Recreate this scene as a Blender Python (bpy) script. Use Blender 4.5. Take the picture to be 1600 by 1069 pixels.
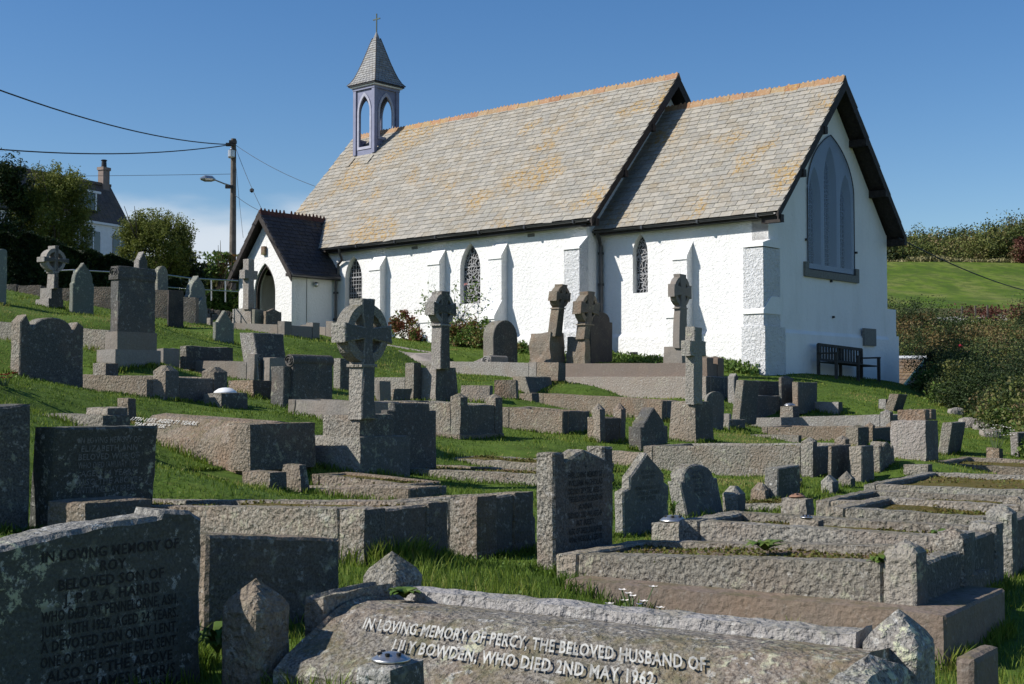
import bpy, bmesh, math, random
import numpy as np
from mathutils import Vector, Matrix
random.seed(7); rng = np.random.default_rng(7)
sc = bpy.context.scene
for o in list(bpy.data.objects): bpy.data.objects.remove(o)
C = sc.collection
R = math.radians
# ------------------------------------------------------------------ camera
F_PX = 2109.0
PITCH = math.atan((624-534.5)/F_PX)
cam = bpy.data.cameras.new('camera'); cam.sensor_width = 36; cam.lens = 36*F_PX/1600
cam.clip_start = .1; cam.clip_end = 3000
co = bpy.data.objects.new('camera', cam); C.objects.link(co)
co.rotation_euler = (R(90)+PITCH, 0, 0); co.location = (0, 0, 0)
sc.camera = co
# ------------------------------------------------------------------ sun, sky, exposure
SUN_EL = R(36)
SH = Vector((-.985, -.172, 0)).normalized()
SUN = Vector((SH.x*math.cos(SUN_EL), SH.y*math.cos(SUN_EL), math.sin(SUN_EL)))
sd = bpy.data.lights.new('sun', 'SUN'); sd.energy = 5.0; sd.angle = R(.53); sd.color = (1, .95, .87)
so = bpy.data.objects.new('sun', sd); C.objects.link(so)
so.rotation_euler = SUN.to_track_quat('Z', 'Y').to_euler(); so.location = (-30, -10, 40)
world = bpy.data.worlds.new('World'); sc.world = world; world.use_nodes = True
wn = world.node_tree.nodes; wl = world.node_tree.links; wn.clear()
sky = wn.new('ShaderNodeTexSky'); sky.sky_type = 'NISHITA'; sky.sun_disc = False
sky.sun_elevation = SUN_EL; sky.sun_rotation = math.atan2(SH.x, SH.y)
sky.air_density = 1.0; sky.dust_density = 0.3; sky.ozone_density = 2.4; sky.altitude = 50
bg = wn.new('ShaderNodeBackground'); bg.inputs[1].default_value = .074
out = wn.new('ShaderNodeOutputWorld')
# low bank of white cloud to the left, part of the sky
tc = wn.new('ShaderNodeTexCoord'); sep = wn.new('ShaderNodeSeparateXYZ'); wl.new(tc.outputs['Generated'], sep.inputs[0])
mp = wn.new('ShaderNodeMapping'); mp.inputs['Scale'].default_value = (5, 5, 16); wl.new(tc.outputs['Generated'], mp.inputs[0])
cn = wn.new('ShaderNodeTexNoise'); cn.inputs['Scale'].default_value = 1.6; cn.inputs['Detail'].default_value = 5; wl.new(mp.outputs[0], cn.inputs['Vector'])
def wmath(op, a, b, clamp=False):
    n = wn.new('ShaderNodeMath'); n.operation = op; n.use_clamp = clamp
    for i, v in enumerate((a, b)):
        if isinstance(v, (int, float)): n.inputs[i].default_value = v
        else: wl.new(v, n.inputs[i])
    return n.outputs[0]
def wmap(v, a, b, c, d):
    n = wn.new('ShaderNodeMapRange'); n.interpolation_type = 'SMOOTHSTEP'
    wl.new(v, n.inputs[0])
    for i, k in enumerate((a, b, c, d)): n.inputs[i+1].default_value = k
    return n.outputs[0]
nz = wmath('MULTIPLY', wmath('SUBTRACT', cn.outputs[0], .5), .07)
top = wmath('ADD', sep.outputs[2], nz)
m1 = wmap(top, .118, .150, 1, 0)
m2 = wmap(sep.outputs[0], -.13, -.06, 1, 0)
m3 = wmap(sep.outputs[2], -.02, .0, 0, 1)
cm = wmath('MULTIPLY', wmath('MULTIPLY', m1, m2), wmath('MULTIPLY', m3, .88))
mixc = wn.new('ShaderNodeMix'); mixc.data_type = 'RGBA'
hs = wn.new('ShaderNodeHueSaturation'); hs.inputs['Saturation'].default_value = 1.30; hs.inputs['Value'].default_value = 1.34; hs.inputs['Hue'].default_value = .507
wl.new(sky.outputs[0], hs.inputs['Color'])
wl.new(cm, mixc.inputs[0]); wl.new(hs.outputs[0], mixc.inputs[6]); mixc.inputs[7].default_value = (8.2, 8.9, 9.8, 1)
wl.new(mixc.outputs[2], bg.inputs[0]); wl.new(bg.outputs[0], out.inputs[0])
sc.view_settings.view_transform = 'Standard'; sc.view_settings.look = 'None'
sc.view_settings.gamma = 1; sc.view_settings.use_curve_mapping = False
sc.view_settings.exposure = 0.25
sc.render.engine = 'CYCLES'
try:
    sc.cycles.max_bounces = 5; sc.cycles.diffuse_bounces = 2; sc.cycles.glossy_bounces = 2
    sc.cycles.transparent_max_bounces = 6; sc.cycles.transmission_bounces = 3
except Exception: pass

# ------------------------------------------------------------------ design helpers: where a thing seen in the photograph stands
cF = np.array([0, math.cos(PITCH), math.sin(PITCH)]); cU = np.array([0, -math.sin(PITCH), math.cos(PITCH)])
def ray(px, py): return cF + np.array([1., 0, 0])*(px-800)/F_PX + cU*(534.5-py)/F_PX
def P(px, py, D):
    r = ray(px, py); return r*(D/r[1])
def Ldir(a): return np.array([-math.cos(R(a)), math.sin(R(a)), 0])
def Edir(a): return np.array([math.sin(R(a)), math.cos(R(a)), 0])

# ------------------------------------------------------------------ terrain
TP = np.array([
 (-1.0,4.4,-.93),(.9,3.0,-1.05),(-1.5,3.0,-1.1),(1.7,5.5,-1.12),(2.6,5.5,-1.17),(.1,6.7,-.90),(0,8,-.93),(0,10,-.93),
 (-.78,6.06,-.86),(-2.4,7.3,-.62),(-4,12,-.1),(-2.85,12,-.43),(-1.39,13,-.715),(-5.4,17,.31),(-5.7,20,.56),
 (-9.7,28,1.95),(-5.9,27,1.14),(-4.5,27,.88),(-2,28,.45),(3.3,14,-1.0),(6,18,-1.0),(2.4,20,-.63),(7.3,22,-.98),
 (3,10,-1.05),(3.4,9,-1.08),(9.5,25,-.9),(13.2,35,-.6),(12.0,40.3,.36),(6.93,35,.62),(0,41.2,1.52),(-9.1,49.4,2.65),
 (.2,32,.42),(0,20,-.5),(0,13,-.85),(-12,44,3.1),(-14,31,2.9),(-13,60,4.3),(-22,60,5.2),(6,52,1.6),(20,42,-2.2),(18,60,-2.5),
 (-8,2,-.7),(8,2,-1.5),(12,14,-1.4),(-14,15,1.6),(16,26,-1.6),(-25,30,4.5),(0,60,3.2),(-6,5,-.3),(-1.5,0,-1.25),(1.5,0,-1.25)])
def tps_fit(T):
    n = len(T); X = T[:, :2]
    d = np.linalg.norm(X[:, None]-X[None], axis=2); K = np.where(d > 0, d**2*np.log(d+1e-9), 0)+np.eye(n)*.35
    Pm = np.c_[np.ones(n), X]; A = np.zeros((n+3, n+3)); A[:n, :n] = K; A[:n, n:] = Pm; A[n:, :n] = Pm.T
    return np.linalg.solve(A, np.r_[T[:, 2], 0, 0, 0])
TW = tps_fit(TP)
def near_z(x, y):
    x = np.asarray(x, float); y = np.asarray(y, float)
    z = TW[-3]+TW[-2]*x+TW[-1]*y
    for (px, py, _), w in zip(TP, TW):
        d2 = (x-px)**2+(y-py)**2; z = z + w*.5*d2*np.log(d2+1e-12)
    return z
def sst(v, a, b):
    t = np.clip((v-a)/(b-a), 0, 1); return t*t*(3-2*t)
FY = [40, 60, 90, 120, 160, 200, 230, 260, 400, 800]
FR = [-1.5, -1.5, 2.5, 8.0, 12.9, 20.2, 24.6, 26.5, 22, 10]
FL = [3, 4.3, 4.3, 3.5, 2, 1, 0, 0, -3, -8]
def ground_z(x, y):
    x = np.asarray(x, float); y = np.asarray(y, float)
    k = np.clip(x, -28, 22); kk = np.clip(y, -6, 66)
    n = near_z(k, kk) - .03*np.abs(x-k)
    r = x/np.maximum(y, 20.)
    f = np.interp(y, FY, FL)*(1-sst(r, .08, .25)) + (np.interp(y, FY, FR)-sst(r, .3, .9)*4)*sst(r, .08, .25)
    b = np.maximum(sst(y, 48, 66), sst(np.abs(x), 24, 45))
    f = np.where(y < 40, n, f)
    z = n*(1-b)+f*b
    return z + .02*np.sin(x*2.1+.7*y)*np.cos(y*1.7-x)*(y < 60)
def gz(x, y): return float(ground_z(x, y))
_Ds = np.r_[np.arange(2.6, 20, .02), np.arange(20, 60, .05)]
def gD(px, py):
    r = ray(px, py); x = r[0]/r[1]*_Ds; z = r[2]/r[1]*_Ds
    g = ground_z(x, _Ds); i = np.where(z <= g)[0]
    return float(_Ds[i[0]]) if len(i) else 40.

# ------------------------------------------------------------------ mesh / object helpers
def newmesh(name, V, Fs, mats, mi=None, smooth=False):
    me = bpy.data.meshes.new(name); me.from_pydata([tuple(v) for v in V], [], [tuple(f) for f in Fs])
    for m in (mats if isinstance(mats, (list, tuple)) else [mats]): me.materials.append(m)
    if mi is not None: me.polygons.foreach_set('material_index', np.asarray(mi, np.int32))
    if smooth: me.polygons.foreach_set('use_smooth', [True]*len(me.polygons))
    me.update(); return me
def fastmesh(name, V, Q, mats, attr=None):      # V (n,3), Q (m,k) with equal k
    V = np.ascontiguousarray(V, np.float32); Q = np.ascontiguousarray(Q, np.int32); k = Q.shape[1]
    me = bpy.data.meshes.new(name); me.vertices.add(len(V)); me.vertices.foreach_set('co', V.ravel())
    me.loops.add(Q.size); me.loops.foreach_set('vertex_index', Q.ravel())
    me.polygons.add(len(Q)); me.polygons.foreach_set('loop_start', np.arange(0, Q.size, k, dtype=np.int32))
    me.polygons.foreach_set('loop_total', np.full(len(Q), k, np.int32))
    for m in (mats if isinstance(mats, (list, tuple)) else [mats]): me.materials.append(m)
    if attr is not None:
        for an, av in attr.items():
            at = me.attributes.new(an, 'FLOAT', 'POINT'); at.data.foreach_set('value', np.asarray(av, np.float32))
    me.update(calc_edges=True); return me
def tag(o, label=None, cat=None, group=None, kind=None):
    if label: o['label'] = label
    if cat: o['category'] = cat
    if group: o['group'] = group
    if kind: o['kind'] = kind
    return o
def thing(name, loc, label, cat, group=None):
    o = bpy.data.objects.new(name, None); o.empty_display_size = .2; C.objects.link(o); o.location = tuple(loc)
    return tag(o, label, cat, group)
def wloc(o):
    v = Vector(o.location)
    while o.parent: o = o.parent; v += o.location
    return v
def put(name, me, parent=None, base=None):
    """link a mesh given in world coordinates; its origin goes to base (or the parent's base)"""
    o = bpy.data.objects.new(name, me); C.objects.link(o)
    b = Vector(base) if base is not None else (wloc(parent) if parent else Vector((0, 0, 0)))
    if b.length > 0: me.transform(Matrix.Translation(-b))
    if parent:
        o.parent = parent; o.location = b - wloc(parent)
    else: o.location = b
    return o

def hsh(i, j, k):
    n = (i*374761393 + j*668265263 + k*2147483647 // 7) & 0xffffffff
    n = ((n ^ (n >> 13))*1274126177) & 0xffffffff
    return ((n ^ (n >> 16)) & 0xffff)/65535.
def vnoise(p, s):
    q = np.asarray(p, float)*s + 1000; i = np.floor(q).astype(np.int64); f = q-i; f = f*f*(3-2*f); r = 0
    for a in (0, 1):
        for b in (0, 1):
            for c in (0, 1):
                w = (f[:, 0] if a else 1-f[:, 0])*(f[:, 1] if b else 1-f[:, 1])*(f[:, 2] if c else 1-f[:, 2])
                r = r + w*hsh(i[:, 0]+a, i[:, 1]+b, i[:, 2]+c)
    return r-.5
def displace(V, amp, s):
    V = np.asarray(V, float)
    if amp <= 0: return V
    d = np.stack([vnoise(V+k*17.3, s)*1.3 + vnoise(V+k*7.7+5, s*2.7)*.6 for k in range(3)], 1)
    return V + d*amp

def resample(pts, res, closed=True):
    out = []
    n = len(pts)
    for i in range(n if closed else n-1):
        a = np.array(pts[i], float); b = np.array(pts[(i+1) % n], float)
        k = max(1, int(round(np.linalg.norm(b-a)/res)))
        for j in range(k): out.append(a+(b-a)*j/k)
    if not closed: out.append(np.array(pts[-1], float))
    return np.array(out)
def inset2d(pts, d):
    p = np.asarray(pts); n = len(p); e0 = p-np.roll(p, 1, 0); e1 = np.roll(p, -1, 0)-p
    def nr(e):
        l = np.maximum(np.linalg.norm(e, axis=1), 1e-9)[:, None]; return np.c_[-e[:, 1], e[:, 0]]/l
    m = nr(e0)+nr(e1); l = np.maximum(np.linalg.norm(m, axis=1), .6)[:, None]
    return p + m/l*d*1.0
def prism(outline, depth, frame, res=.06, amp=.004, bev=.008, ns=None, post=None):
    """outline (u,v) counter-clockwise seen from outside the front cap; front cap at t=0, back at t=depth.
    frame(u,v,t)->world arrays. returns V,F,mi (0 sides, 1 caps)"""
    o = resample(outline, res); n = len(o); oi = inset2d(o, bev)
    k = max(1, int(round((depth-2*bev)/res))) if ns is None else ns
    ts = [0]+list(np.linspace(bev, depth-bev, k+1))+[depth] if bev > 0 else list(np.linspace(0, depth, k+1))
    V = []
    for j, t in enumerate(ts):
        q = oi if (bev > 0 and j in (0, len(ts)-1)) else o
        V.append(frame(q[:, 0], q[:, 1], np.full(n, t)))
    m = len(ts); V = np.concatenate(V); Fs = []; mi = []
    for j in range(m-1):
        for i in range(n):
            i2 = (i+1) % n; Fs.append((j*n+i, j*n+i2, (j+1)*n+i2, (j+1)*n+i)[::-1]); mi.append(0)
    Fs.append(tuple(range(n))); mi.append(1)
    Fs.append(tuple(range((m-1)*n, m*n))[::-1]); mi.append(1)
    V = displace(V, amp, min(9, .35/res) if res > .04 else 16)
    return V, Fs, mi
def gridbox(w, t, h, res, topfn=None, bev=.01, sink=0):
    """box surface: u in 0..w, t 0..t, v 0..h ; returns (u,v,t) arrays + faces"""
    nu, nt, nv = [max(2, int(round(x/res))) for x in (w, t, h)]
    idx = {}; pts = []; Fs = []
    def vid(i, j, k):
        key = (i, j, k)
        if key not in idx:
            idx[key] = len(pts); pts.append((i/nu, j/nt, k/nv))
        return idx[key]
    for i in range(nu):
        for j in range(nt):
            Fs.append((vid(i, j, 0), vid(i+1, j, 0), vid(i+1, j+1, 0), vid(i, j+1, 0))); Fs.append((vid(i, j, nv), vid(i, j+1, nv), vid(i+1, j+1, nv), vid(i+1, j, nv)))
    for i in range(nu):
        for k in range(nv):
            Fs.append((vid(i, 0, k), vid(i, 0, k+1), vid(i+1, 0, k+1), vid(i+1, 0, k))); Fs.append((vid(i, nt, k), vid(i+1, nt, k), vid(i+1, nt, k+1), vid(i, nt, k+1)))
    for j in range(nt):
        for k in range(nv):
            Fs.append((vid(0, j, k), vid(0, j+1, k), vid(0, j+1, k+1), vid(0, j, k+1))); Fs.append((vid(nu, j, k), vid(nu, j, k+1), vid(nu, j+1, k+1), vid(nu, j+1, k)))
    p = np.array(pts)
    return p, Fs
def box(w, t, h, frame, res=.06, amp=.004, peak=0, taper=0, hip=False, bev=.012):
    p, Fs = gridbox(w, t, h, res)
    u = p[:, 0]*w; tt = p[:, 1]*t; v = p[:, 2]*h
    cu = np.abs(p[:, 0]-.5)*2; ct = np.abs(p[:, 1]-.5)*2
    if taper:
        s = 1-taper*p[:, 2]; u = (u-w/2)*s+w/2; tt = (tt-t/2)*s+t/2
    if peak: v = v + np.where(p[:, 2] > .999, peak*(1-np.maximum(cu, ct)), 0)
    if bev:
        on = (cu > .999).astype(int)+(ct > .999).astype(int)+((p[:, 2] > .999) | (p[:, 2] < .001)).astype(int)
        k = np.where(on >= 2, bev*.5, 0)
        u = u - np.sign(p[:, 0]-.5)*k*(cu > .999); tt = tt-np.sign(p[:, 1]-.5)*k*(ct > .999); v = v-k*(p[:, 2] > .999)
    V = displace(frame(u, v, tt), amp, min(9, .35/res) if res > .04 else 16)
    box.mi = [1 if max(p[i, 1] for i in f) < 1e-6 else 0 for f in Fs]; Fs = [f[::-1] for f in Fs]
    return V, Fs
def tube(pts, r, n=6):
    pts = [np.array(p, float) for p in pts]; V = []; Fs = []
    for i, p in enumerate(pts):
        d = pts[min(i+1, len(pts)-1)]-pts[max(i-1, 0)]; d = d/np.linalg.norm(d)
        a = np.cross(d, [0, 0, 1]);
        if np.linalg.norm(a) < .05: a = np.cross(d, [1, 0, 0])
        a /= np.linalg.norm(a); b = np.cross(d, a); rr = r[i] if hasattr(r, '__len__') else r
        for k in range(n):
            an = 2*math.pi*k/n; V.append(p+(a*math.cos(an)+b*math.sin(an))*rr)
    for i in range(len(pts)-1):
        for k in range(n): Fs.append((i*n+k, i*n+(k+1) % n, (i+1)*n+(k+1) % n, (i+1)*n+k))
    Fs.append(tuple(range(n))[::-1]); Fs.append(tuple(range((len(pts)-1)*n, len(pts)*n)))
    return V, Fs
class Acc:
    def __init__(s): s.V = []; s.F = []; s.m = []; s.n = 0
    def add(s, V, Fs, mi=0):
        V = [tuple(v) for v in V]; s.V += V; s.F += [tuple(i+s.n for i in f) for f in Fs]
        s.m += list(mi) if hasattr(mi, '__len__') else [mi]*len(Fs); s.n += len(V)
    def mesh(s, name, mats, smooth=False): return newmesh(name, s.V, s.F, mats, s.m, smooth)
def obox(c, ax, ay, az, hx, hy, hz):
    c = np.array(c, float); ax, ay, az = [np.array(v, float) for v in (ax, ay, az)]
    V = [c+ax*hx*i+ay*hy*j+az*hz*k for i in (-1, 1) for j in (-1, 1) for k in (-1, 1)]
    return V, [(0, 1, 3, 2), (4, 6, 7, 5), (0, 4, 5, 1), (2, 3, 7, 6), (0, 2, 6, 4), (1, 5, 7, 3)]
def lathe(c, prof, n=20):
    V = []; Fs = []
    for r, z in prof:
        for k in range(n): V.append((c[0]+r*math.cos(2*math.pi*k/n), c[1]+r*math.sin(2*math.pi*k/n), c[2]+z))
    for i in range(len(prof)-1):
        for k in range(n): Fs.append((i*n+k, i*n+(k+1) % n, (i+1)*n+(k+1) % n, (i+1)*n+k))
    Fs.append(tuple(range(n))[::-1]); Fs.append(tuple(range((len(prof)-1)*n, len(prof)*n)))
    return V, Fs

# ------------------------------------------------------------------ materials
class NT:
    def __init__(s, name):
        s.m = bpy.data.materials.new(name); s.m.use_nodes = True; s.t = s.m.node_tree; s.t.nodes.clear()
        s.b = s.t.nodes.new('ShaderNodeBsdfPrincipled'); s.o = s.t.nodes.new('ShaderNodeOutputMaterial'); s.t.links.new(s.b.outputs[0], s.o.inputs[0])
        s.pos = s.t.nodes.new('ShaderNodeNewGeometry')
    def n(s, ty, **kw):
        x = s.t.nodes.new(ty)
        for k, v in kw.items(): setattr(x, k, v)
        return x
    def set(s, sock, v):
        if isinstance(v, (int, float)): sock.default_value = v
        elif isinstance(v, tuple): sock.default_value = (*v, 1) if len(v) == 3 else v
        else: s.t.links.new(v, sock)
    def noise(s, scale, detail=3, rough=.55, vec=None, fac=True, scl=None):
        x = s.n('ShaderNodeTexNoise'); x.inputs['Scale'].default_value = scale; x.inputs['Detail'].default_value = detail; x.inputs['Roughness'].default_value = rough
        v = vec if vec is not None else s.pos.outputs['Position']
        if scl:
            mp = s.n('ShaderNodeMapping'); mp.inputs['Scale'].default_value = scl; s.t.links.new(v, mp.inputs[0]); v = mp.outputs[0]
        s.t.links.new(v, x.inputs['Vector']); return x.outputs[0] if fac else x.outputs[1]
    def voro(s, scale, feat='F1', out='Distance', vec=None):
        x = s.n('ShaderNodeTexVoronoi'); x.feature = feat; x.inputs['Scale'].default_value = scale
        s.t.links.new(vec if vec is not None else s.pos.outputs['Position'], x.inputs['Vector']); return x.outputs[out]
    def ramp(s, v, stops, interp='LINEAR'):
        x = s.n('ShaderNodeValToRGB'); x.color_ramp.interpolation = interp; e = x.color_ramp.elements
        while len(e) < len(stops): e.new(.5)
        for el, (p, c) in zip(e, stops): el.position = p; el.color = (*c, 1) if isinstance(c, tuple) else (c, c, c, 1)
        s.t.links.new(v, x.inputs[0]); return x.outputs[0]
    def mr(s, v, a, b, c=0, d=1):
        x = s.n('ShaderNodeMapRange'); s.set(x.inputs[0], v)
        for i, k in enumerate((a, b, c, d)): x.inputs[i+1].default_value = k
        return x.outputs[0]
    def math(s, op, a, b=0, clamp=False):
        x = s.n('ShaderNodeMath'); x.operation = op; x.use_clamp = clamp; s.set(x.inputs[0], a); s.set(x.inputs[1], b); return x.outputs[0]
    def mix(s, f, a, b, mode='MIX'):
        x = s.n('ShaderNodeMix'); x.data_type = 'RGBA'; x.blend_type = mode; s.set(x.inputs[0], f); s.set(x.inputs[6], a); s.set(x.inputs[7], b); return x.outputs[2]
    def bump(s, h, strength=1, dist=.01, prev=None):
        x = s.n('ShaderNodeBump'); x.inputs['Strength'].default_value = strength; x.inputs['Distance'].default_value = dist; s.t.links.new(h, x.inputs['Height'])
        if prev is not None: s.t.links.new(prev, x.inputs['Normal'])
        return x.outputs[0]
    def fin(s, col, rough=.85, normal=None, spec=.3, metal=0):
        s.set(s.b.inputs['Base Color'], col); s.set(s.b.inputs['Roughness'], rough); s.b.inputs['Specular IOR Level'].default_value = spec; s.b.inputs['Metallic'].default_value = metal
        if normal is not None: s.t.links.new(normal, s.b.inputs['Normal'])
        return s.m
def plain(name, col, rough=.7, spec=.3, metal=0, var=.15, sc_=6, bump=.0):
    t = NT(name); n = t.noise(sc_, 4); c = t.mix(t.mr(n, .3, .7, 0, 1), tuple(x*(1-var) for x in col), tuple(min(1, x*(1+var)) for x in col))
    nm = t.bump(t.noise(sc_*12, 3), .6, bump) if bump else None
    return t.fin(c, rough, nm, spec, metal)
def granite(name, base=(.33, .31, .285), dark=(.13, .12, .115), stain=.5, lichen=.4, rb=.012, white=.35, pink=.3):
    """speckled rough granite: crystals, warm staining, pale crusts of lichen, pitted relief"""
    t = NT(name); oi = t.n('ShaderNodeObjectInfo')
    sp = t.noise(95, 2, .6); sp2 = t.voro(140); big = t.noise(2.3, 4); mid = t.noise(11, 4, .65); lg = t.noise(1.1, 3)
    pit = t.noise(33, 3, .7); c = t.mix(t.mr(sp, .38, .58), dark, base); c = t.mix(t.mr(pit, .42, .33, 0, .75), c, dark)
    c = t.mix(t.math('MULTIPLY', t.mr(sp2, .0, .35, 1, 0), .35), c, tuple(min(1, b*1.75) for b in base))
    c = t.mix(t.mr(mid, .35, .7, .0, .5), c, tuple(b*.62 for b in base))
    c = t.mix(t.math('MULTIPLY', t.mr(big, .45, .68), stain), c, (.23, .155, .105), 'MIX')
    c = t.mix(t.math('MULTIPLY', t.mr(lg, .5, .66), pink*.6), c, (.29, .225, .165))
    rnd = oi.outputs['Random']; r2 = t.math('FRACT', t.math('MULTIPLY', rnd, 17.3)); r3 = t.math('FRACT', t.math('MULTIPLY', rnd, 53.9))
    c = t.mix(t.mr(rnd, .35, 1, 0, .55), c, tuple(b*.55 for b in base)); c = t.mix(t.mr(r2, .6, 1, 0, .5), c, tuple(x*y for x, y in zip(base, (1.1, 1.13, 1.2)))); c = t.mix(t.mr(r3, .7, 1, 0, .4), c, (base[0]*.95, base[1]*.78, base[2]*.66))
    ln = t.noise(14, 6, .75); l2 = t.noise(2.2, 3)
    lm = t.math('MULTIPLY', t.mr(ln, .55, .60), t.mr(l2, .49, .58)); c = t.mix(t.math('MULTIPLY', lm, lichen), c, (.46, .47, .33))
    wn_ = t.noise(27, 5, .75, scl=(1, 1, 1)); wm = t.math('MULTIPLY', t.mr(wn_, .55, .62), t.mr(mid, .42, .58)); c = t.mix(t.math('MULTIPLY', wm, white), c, (.58, .58, .55))
    sx = t.n('ShaderNodeSeparateXYZ'); t.t.links.new(t.pos.outputs['True Normal'], sx.inputs[0]); up = t.mr(sx.outputs[2], .55, .9)
    mo = t.math('MULTIPLY', up, t.mr(t.noise(5.5, 6, .75), .46, .60)); c = t.mix(t.math('MULTIPLY', mo, .75*min(1, stain+.35)), c, t.mix(t.mr(t.noise(31, 3), .4, .6), (.085, .085, .035), (.15, .12, .06)))
    h1 = t.noise(28, 4, .6); h2 = t.noise(120, 3, .6); vv = t.voro(45, 'SMOOTH_F1')
    nm = t.bump(h1, 1, rb*2.6); nm = t.bump(vv, .8, rb*1.1, nm); nm = t.bump(h2, .9, rb*.35, nm)
    return t.fin(c, .9, nm, .25)
M = {}
M['gr'] = granite('rough_granite', base=(.32, .30, .255), dark=(.075, .07, .06))
M['gr_b'] = granite('brown_stained_granite', base=(.30, .255, .20), dark=(.08, .07, .055), stain=.9, pink=.7, lichen=.25)
M['gr_p'] = granite('pale_granite', base=(.35, .33, .305), dark=(.15, .14, .13), stain=.25, white=.6, lichen=.3, rb=.009)
M['gr_f'] = granite('shade_dark_dressed_granite', base=(.115, .115, .11), dark=(.045, .045, .043), stain=.3, lichen=.35, rb=.0045, white=.3, pink=.1)  # smoother dressed faces; their shade is put into this dark colour
M['gr_l'] = granite('lichened_granite', base=(.29, .285, .26), dark=(.065, .065, .06), stain=.2, lichen=1.0, white=.9, rb=.010)
M['gr_lf'] = granite('shade_dark_lichened_dressed_granite', base=(.10, .105, .092), dark=(.04, .043, .04), stain=.1, lichen=.75, white=.5, rb=.004)  # dressed lichened faces, colour darkened to carry their shade
M['ser'] = granite('green_lichened_stone', base=(.19, .21, .185), dark=(.10, .115, .10), stain=.3, lichen=.8, white=.3, rb=.004)
M['conc'] = granite('concrete', base=(.25, .23, .205), dark=(.15, .137, .125), stain=.35, lichen=.1, white=.12, rb=.003)
M['concb'] = granite('brown_concrete', base=(.19, .155, .128), dark=(.16, .125, .105), stain=.5, lichen=.1, white=.12, rb=.004)
M['slatestone'] = granite('dark_slate_slab', base=(.045, .045, .05), dark=(.025, .025, .028), stain=.1, lichen=.1, white=.1, rb=.002)
M['mortar'] = plain('mortar', (.36, .33, .29), .95, bump=.006)
M['gr_led'] = granite('ledger_granite', base=(.25, .235, .205), dark=(.06, .057, .05), stain=.5, lichen=.8, rb=.008, white=.9)
M['letter'] = plain('lead_lettering', (.40, .395, .36), .6, var=.45, sc_=30)
M['letter_d'] = plain('dark_lettering', (.016, .017, .018), .7, var=.4, sc_=60)
M['letter_m'] = plain('worn_lettering', (.075, .078, .078), .8, var=.4, sc_=60)
M['letter_w'] = plain('weathered_pale_lettering', (.15, .155, .15), .8, var=.4, sc_=60)
M['steel'] = plain('worn_steel', (.5, .5, .49), .35, metal=.9, var=.2, sc_=40)
M['copper'] = plain('tarnished_cap', (.25, .14, .09), .6, var=.3, sc_=30)
M['black'] = plain('black_paint', (.018, .018, .02), .42, var=.3, sc_=9)
M['gutter'] = plain('gutter_paint', (.03, .032, .035), .3, var=.3, sc_=9, spec=.6)
M['wood_dark'] = plain('stained_dark_wood', (.030, .024, .022), .7, var=.5, sc_=14, bump=.003)
M['bench'] = plain('weathered_bench_wood', (.05, .047, .042), .8, var=.4, sc_=18, bump=.003)
M['belfry'] = plain('lilac_grey_paint', (.19, .205, .30), .55, var=.12, sc_=5)
M['belfry2'] = plain('pale_grey_trim', (.34, .35, .43), .55, var=.15, sc_=5)
M['leadw'] = plain('lead_cames', (.33, .33, .34), .6, var=.2)
M['pole'] = plain('creosoted_pole', (.13, .11, .09), .85, var=.35, sc_=5, bump=.004)
M['wire'] = plain('wire', (.02, .02, .022), .6)
M['whitep'] = plain('white_paint', (.75, .76, .76), .55, var=.06)
M['chim'] = plain('brown_render', (.24, .19, .165), .9, var=.2, sc_=3, bump=.01)
M['red'] = plain('red_tile', (.30, .085, .05), .8, var=.4, sc_=20)
M['plaque'] = plain('stone_plaque', (.17, .17, .155), .8, var=.25, sc_=25, bump=.002)
M['petal_w'] = plain('white_petal', (.75, .70, .64), .6)
M['petal_r'] = plain('red_petal', (.5, .03, .06), .6)
M['petal_p'] = plain('pink_petal', (.72, .38, .36), .6)
M['rock'] = granite('field_rock', base=(.36, .33, .29), stain=.5, white=.3)
M['stained'] = NT('stained_glass').fin((.012, .016, .02), .12, None, .8)

def mk_wall(name, base, bmp, fine, dirt=.25):
    t = NT(name)
    n1 = t.noise(12, 4, .6); n2 = t.noise(34, 3, .6); n3 = t.noise(3, 3)
    d = t.noise(.9, 5, .65, scl=(1.3, 1.3, .45))
    c = t.mix(t.math('MULTIPLY', t.mr(d, .47, .72), dirt), base, tuple(b*.72 for b in (base[0], base[1]*.99, base[2]*.95)))
    s2 = t.noise(5, 5, .7); c = t.mix(t.math('MULTIPLY', t.mr(s2, .66, .72), dirt*.9), c, (.30, .32, .30)); s3 = t.noise(2.6, 6, .7, scl=(1, 1, .25)); c = t.mix(t.math('MULTIPLY', t.mr(s3, .55, .75), dirt*.6), c, (.55, .56, .50))
    nm = t.bump(n1, .9, bmp); nm = t.bump(n2, .9, fine, nm)
    return t.fin(c, .8, nm, .25)
M['wall'] = mk_wall('whitewashed_render', (.80, .80, .79), .04, .02)
M['wall_s'] = mk_wall('smooth_white_render', (.80, .80, .79), .018, .006, .35)
M['wall_q'] = mk_wall('rough_white_quoin', (.78, .79, .80), .13, .05, .3)
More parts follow.
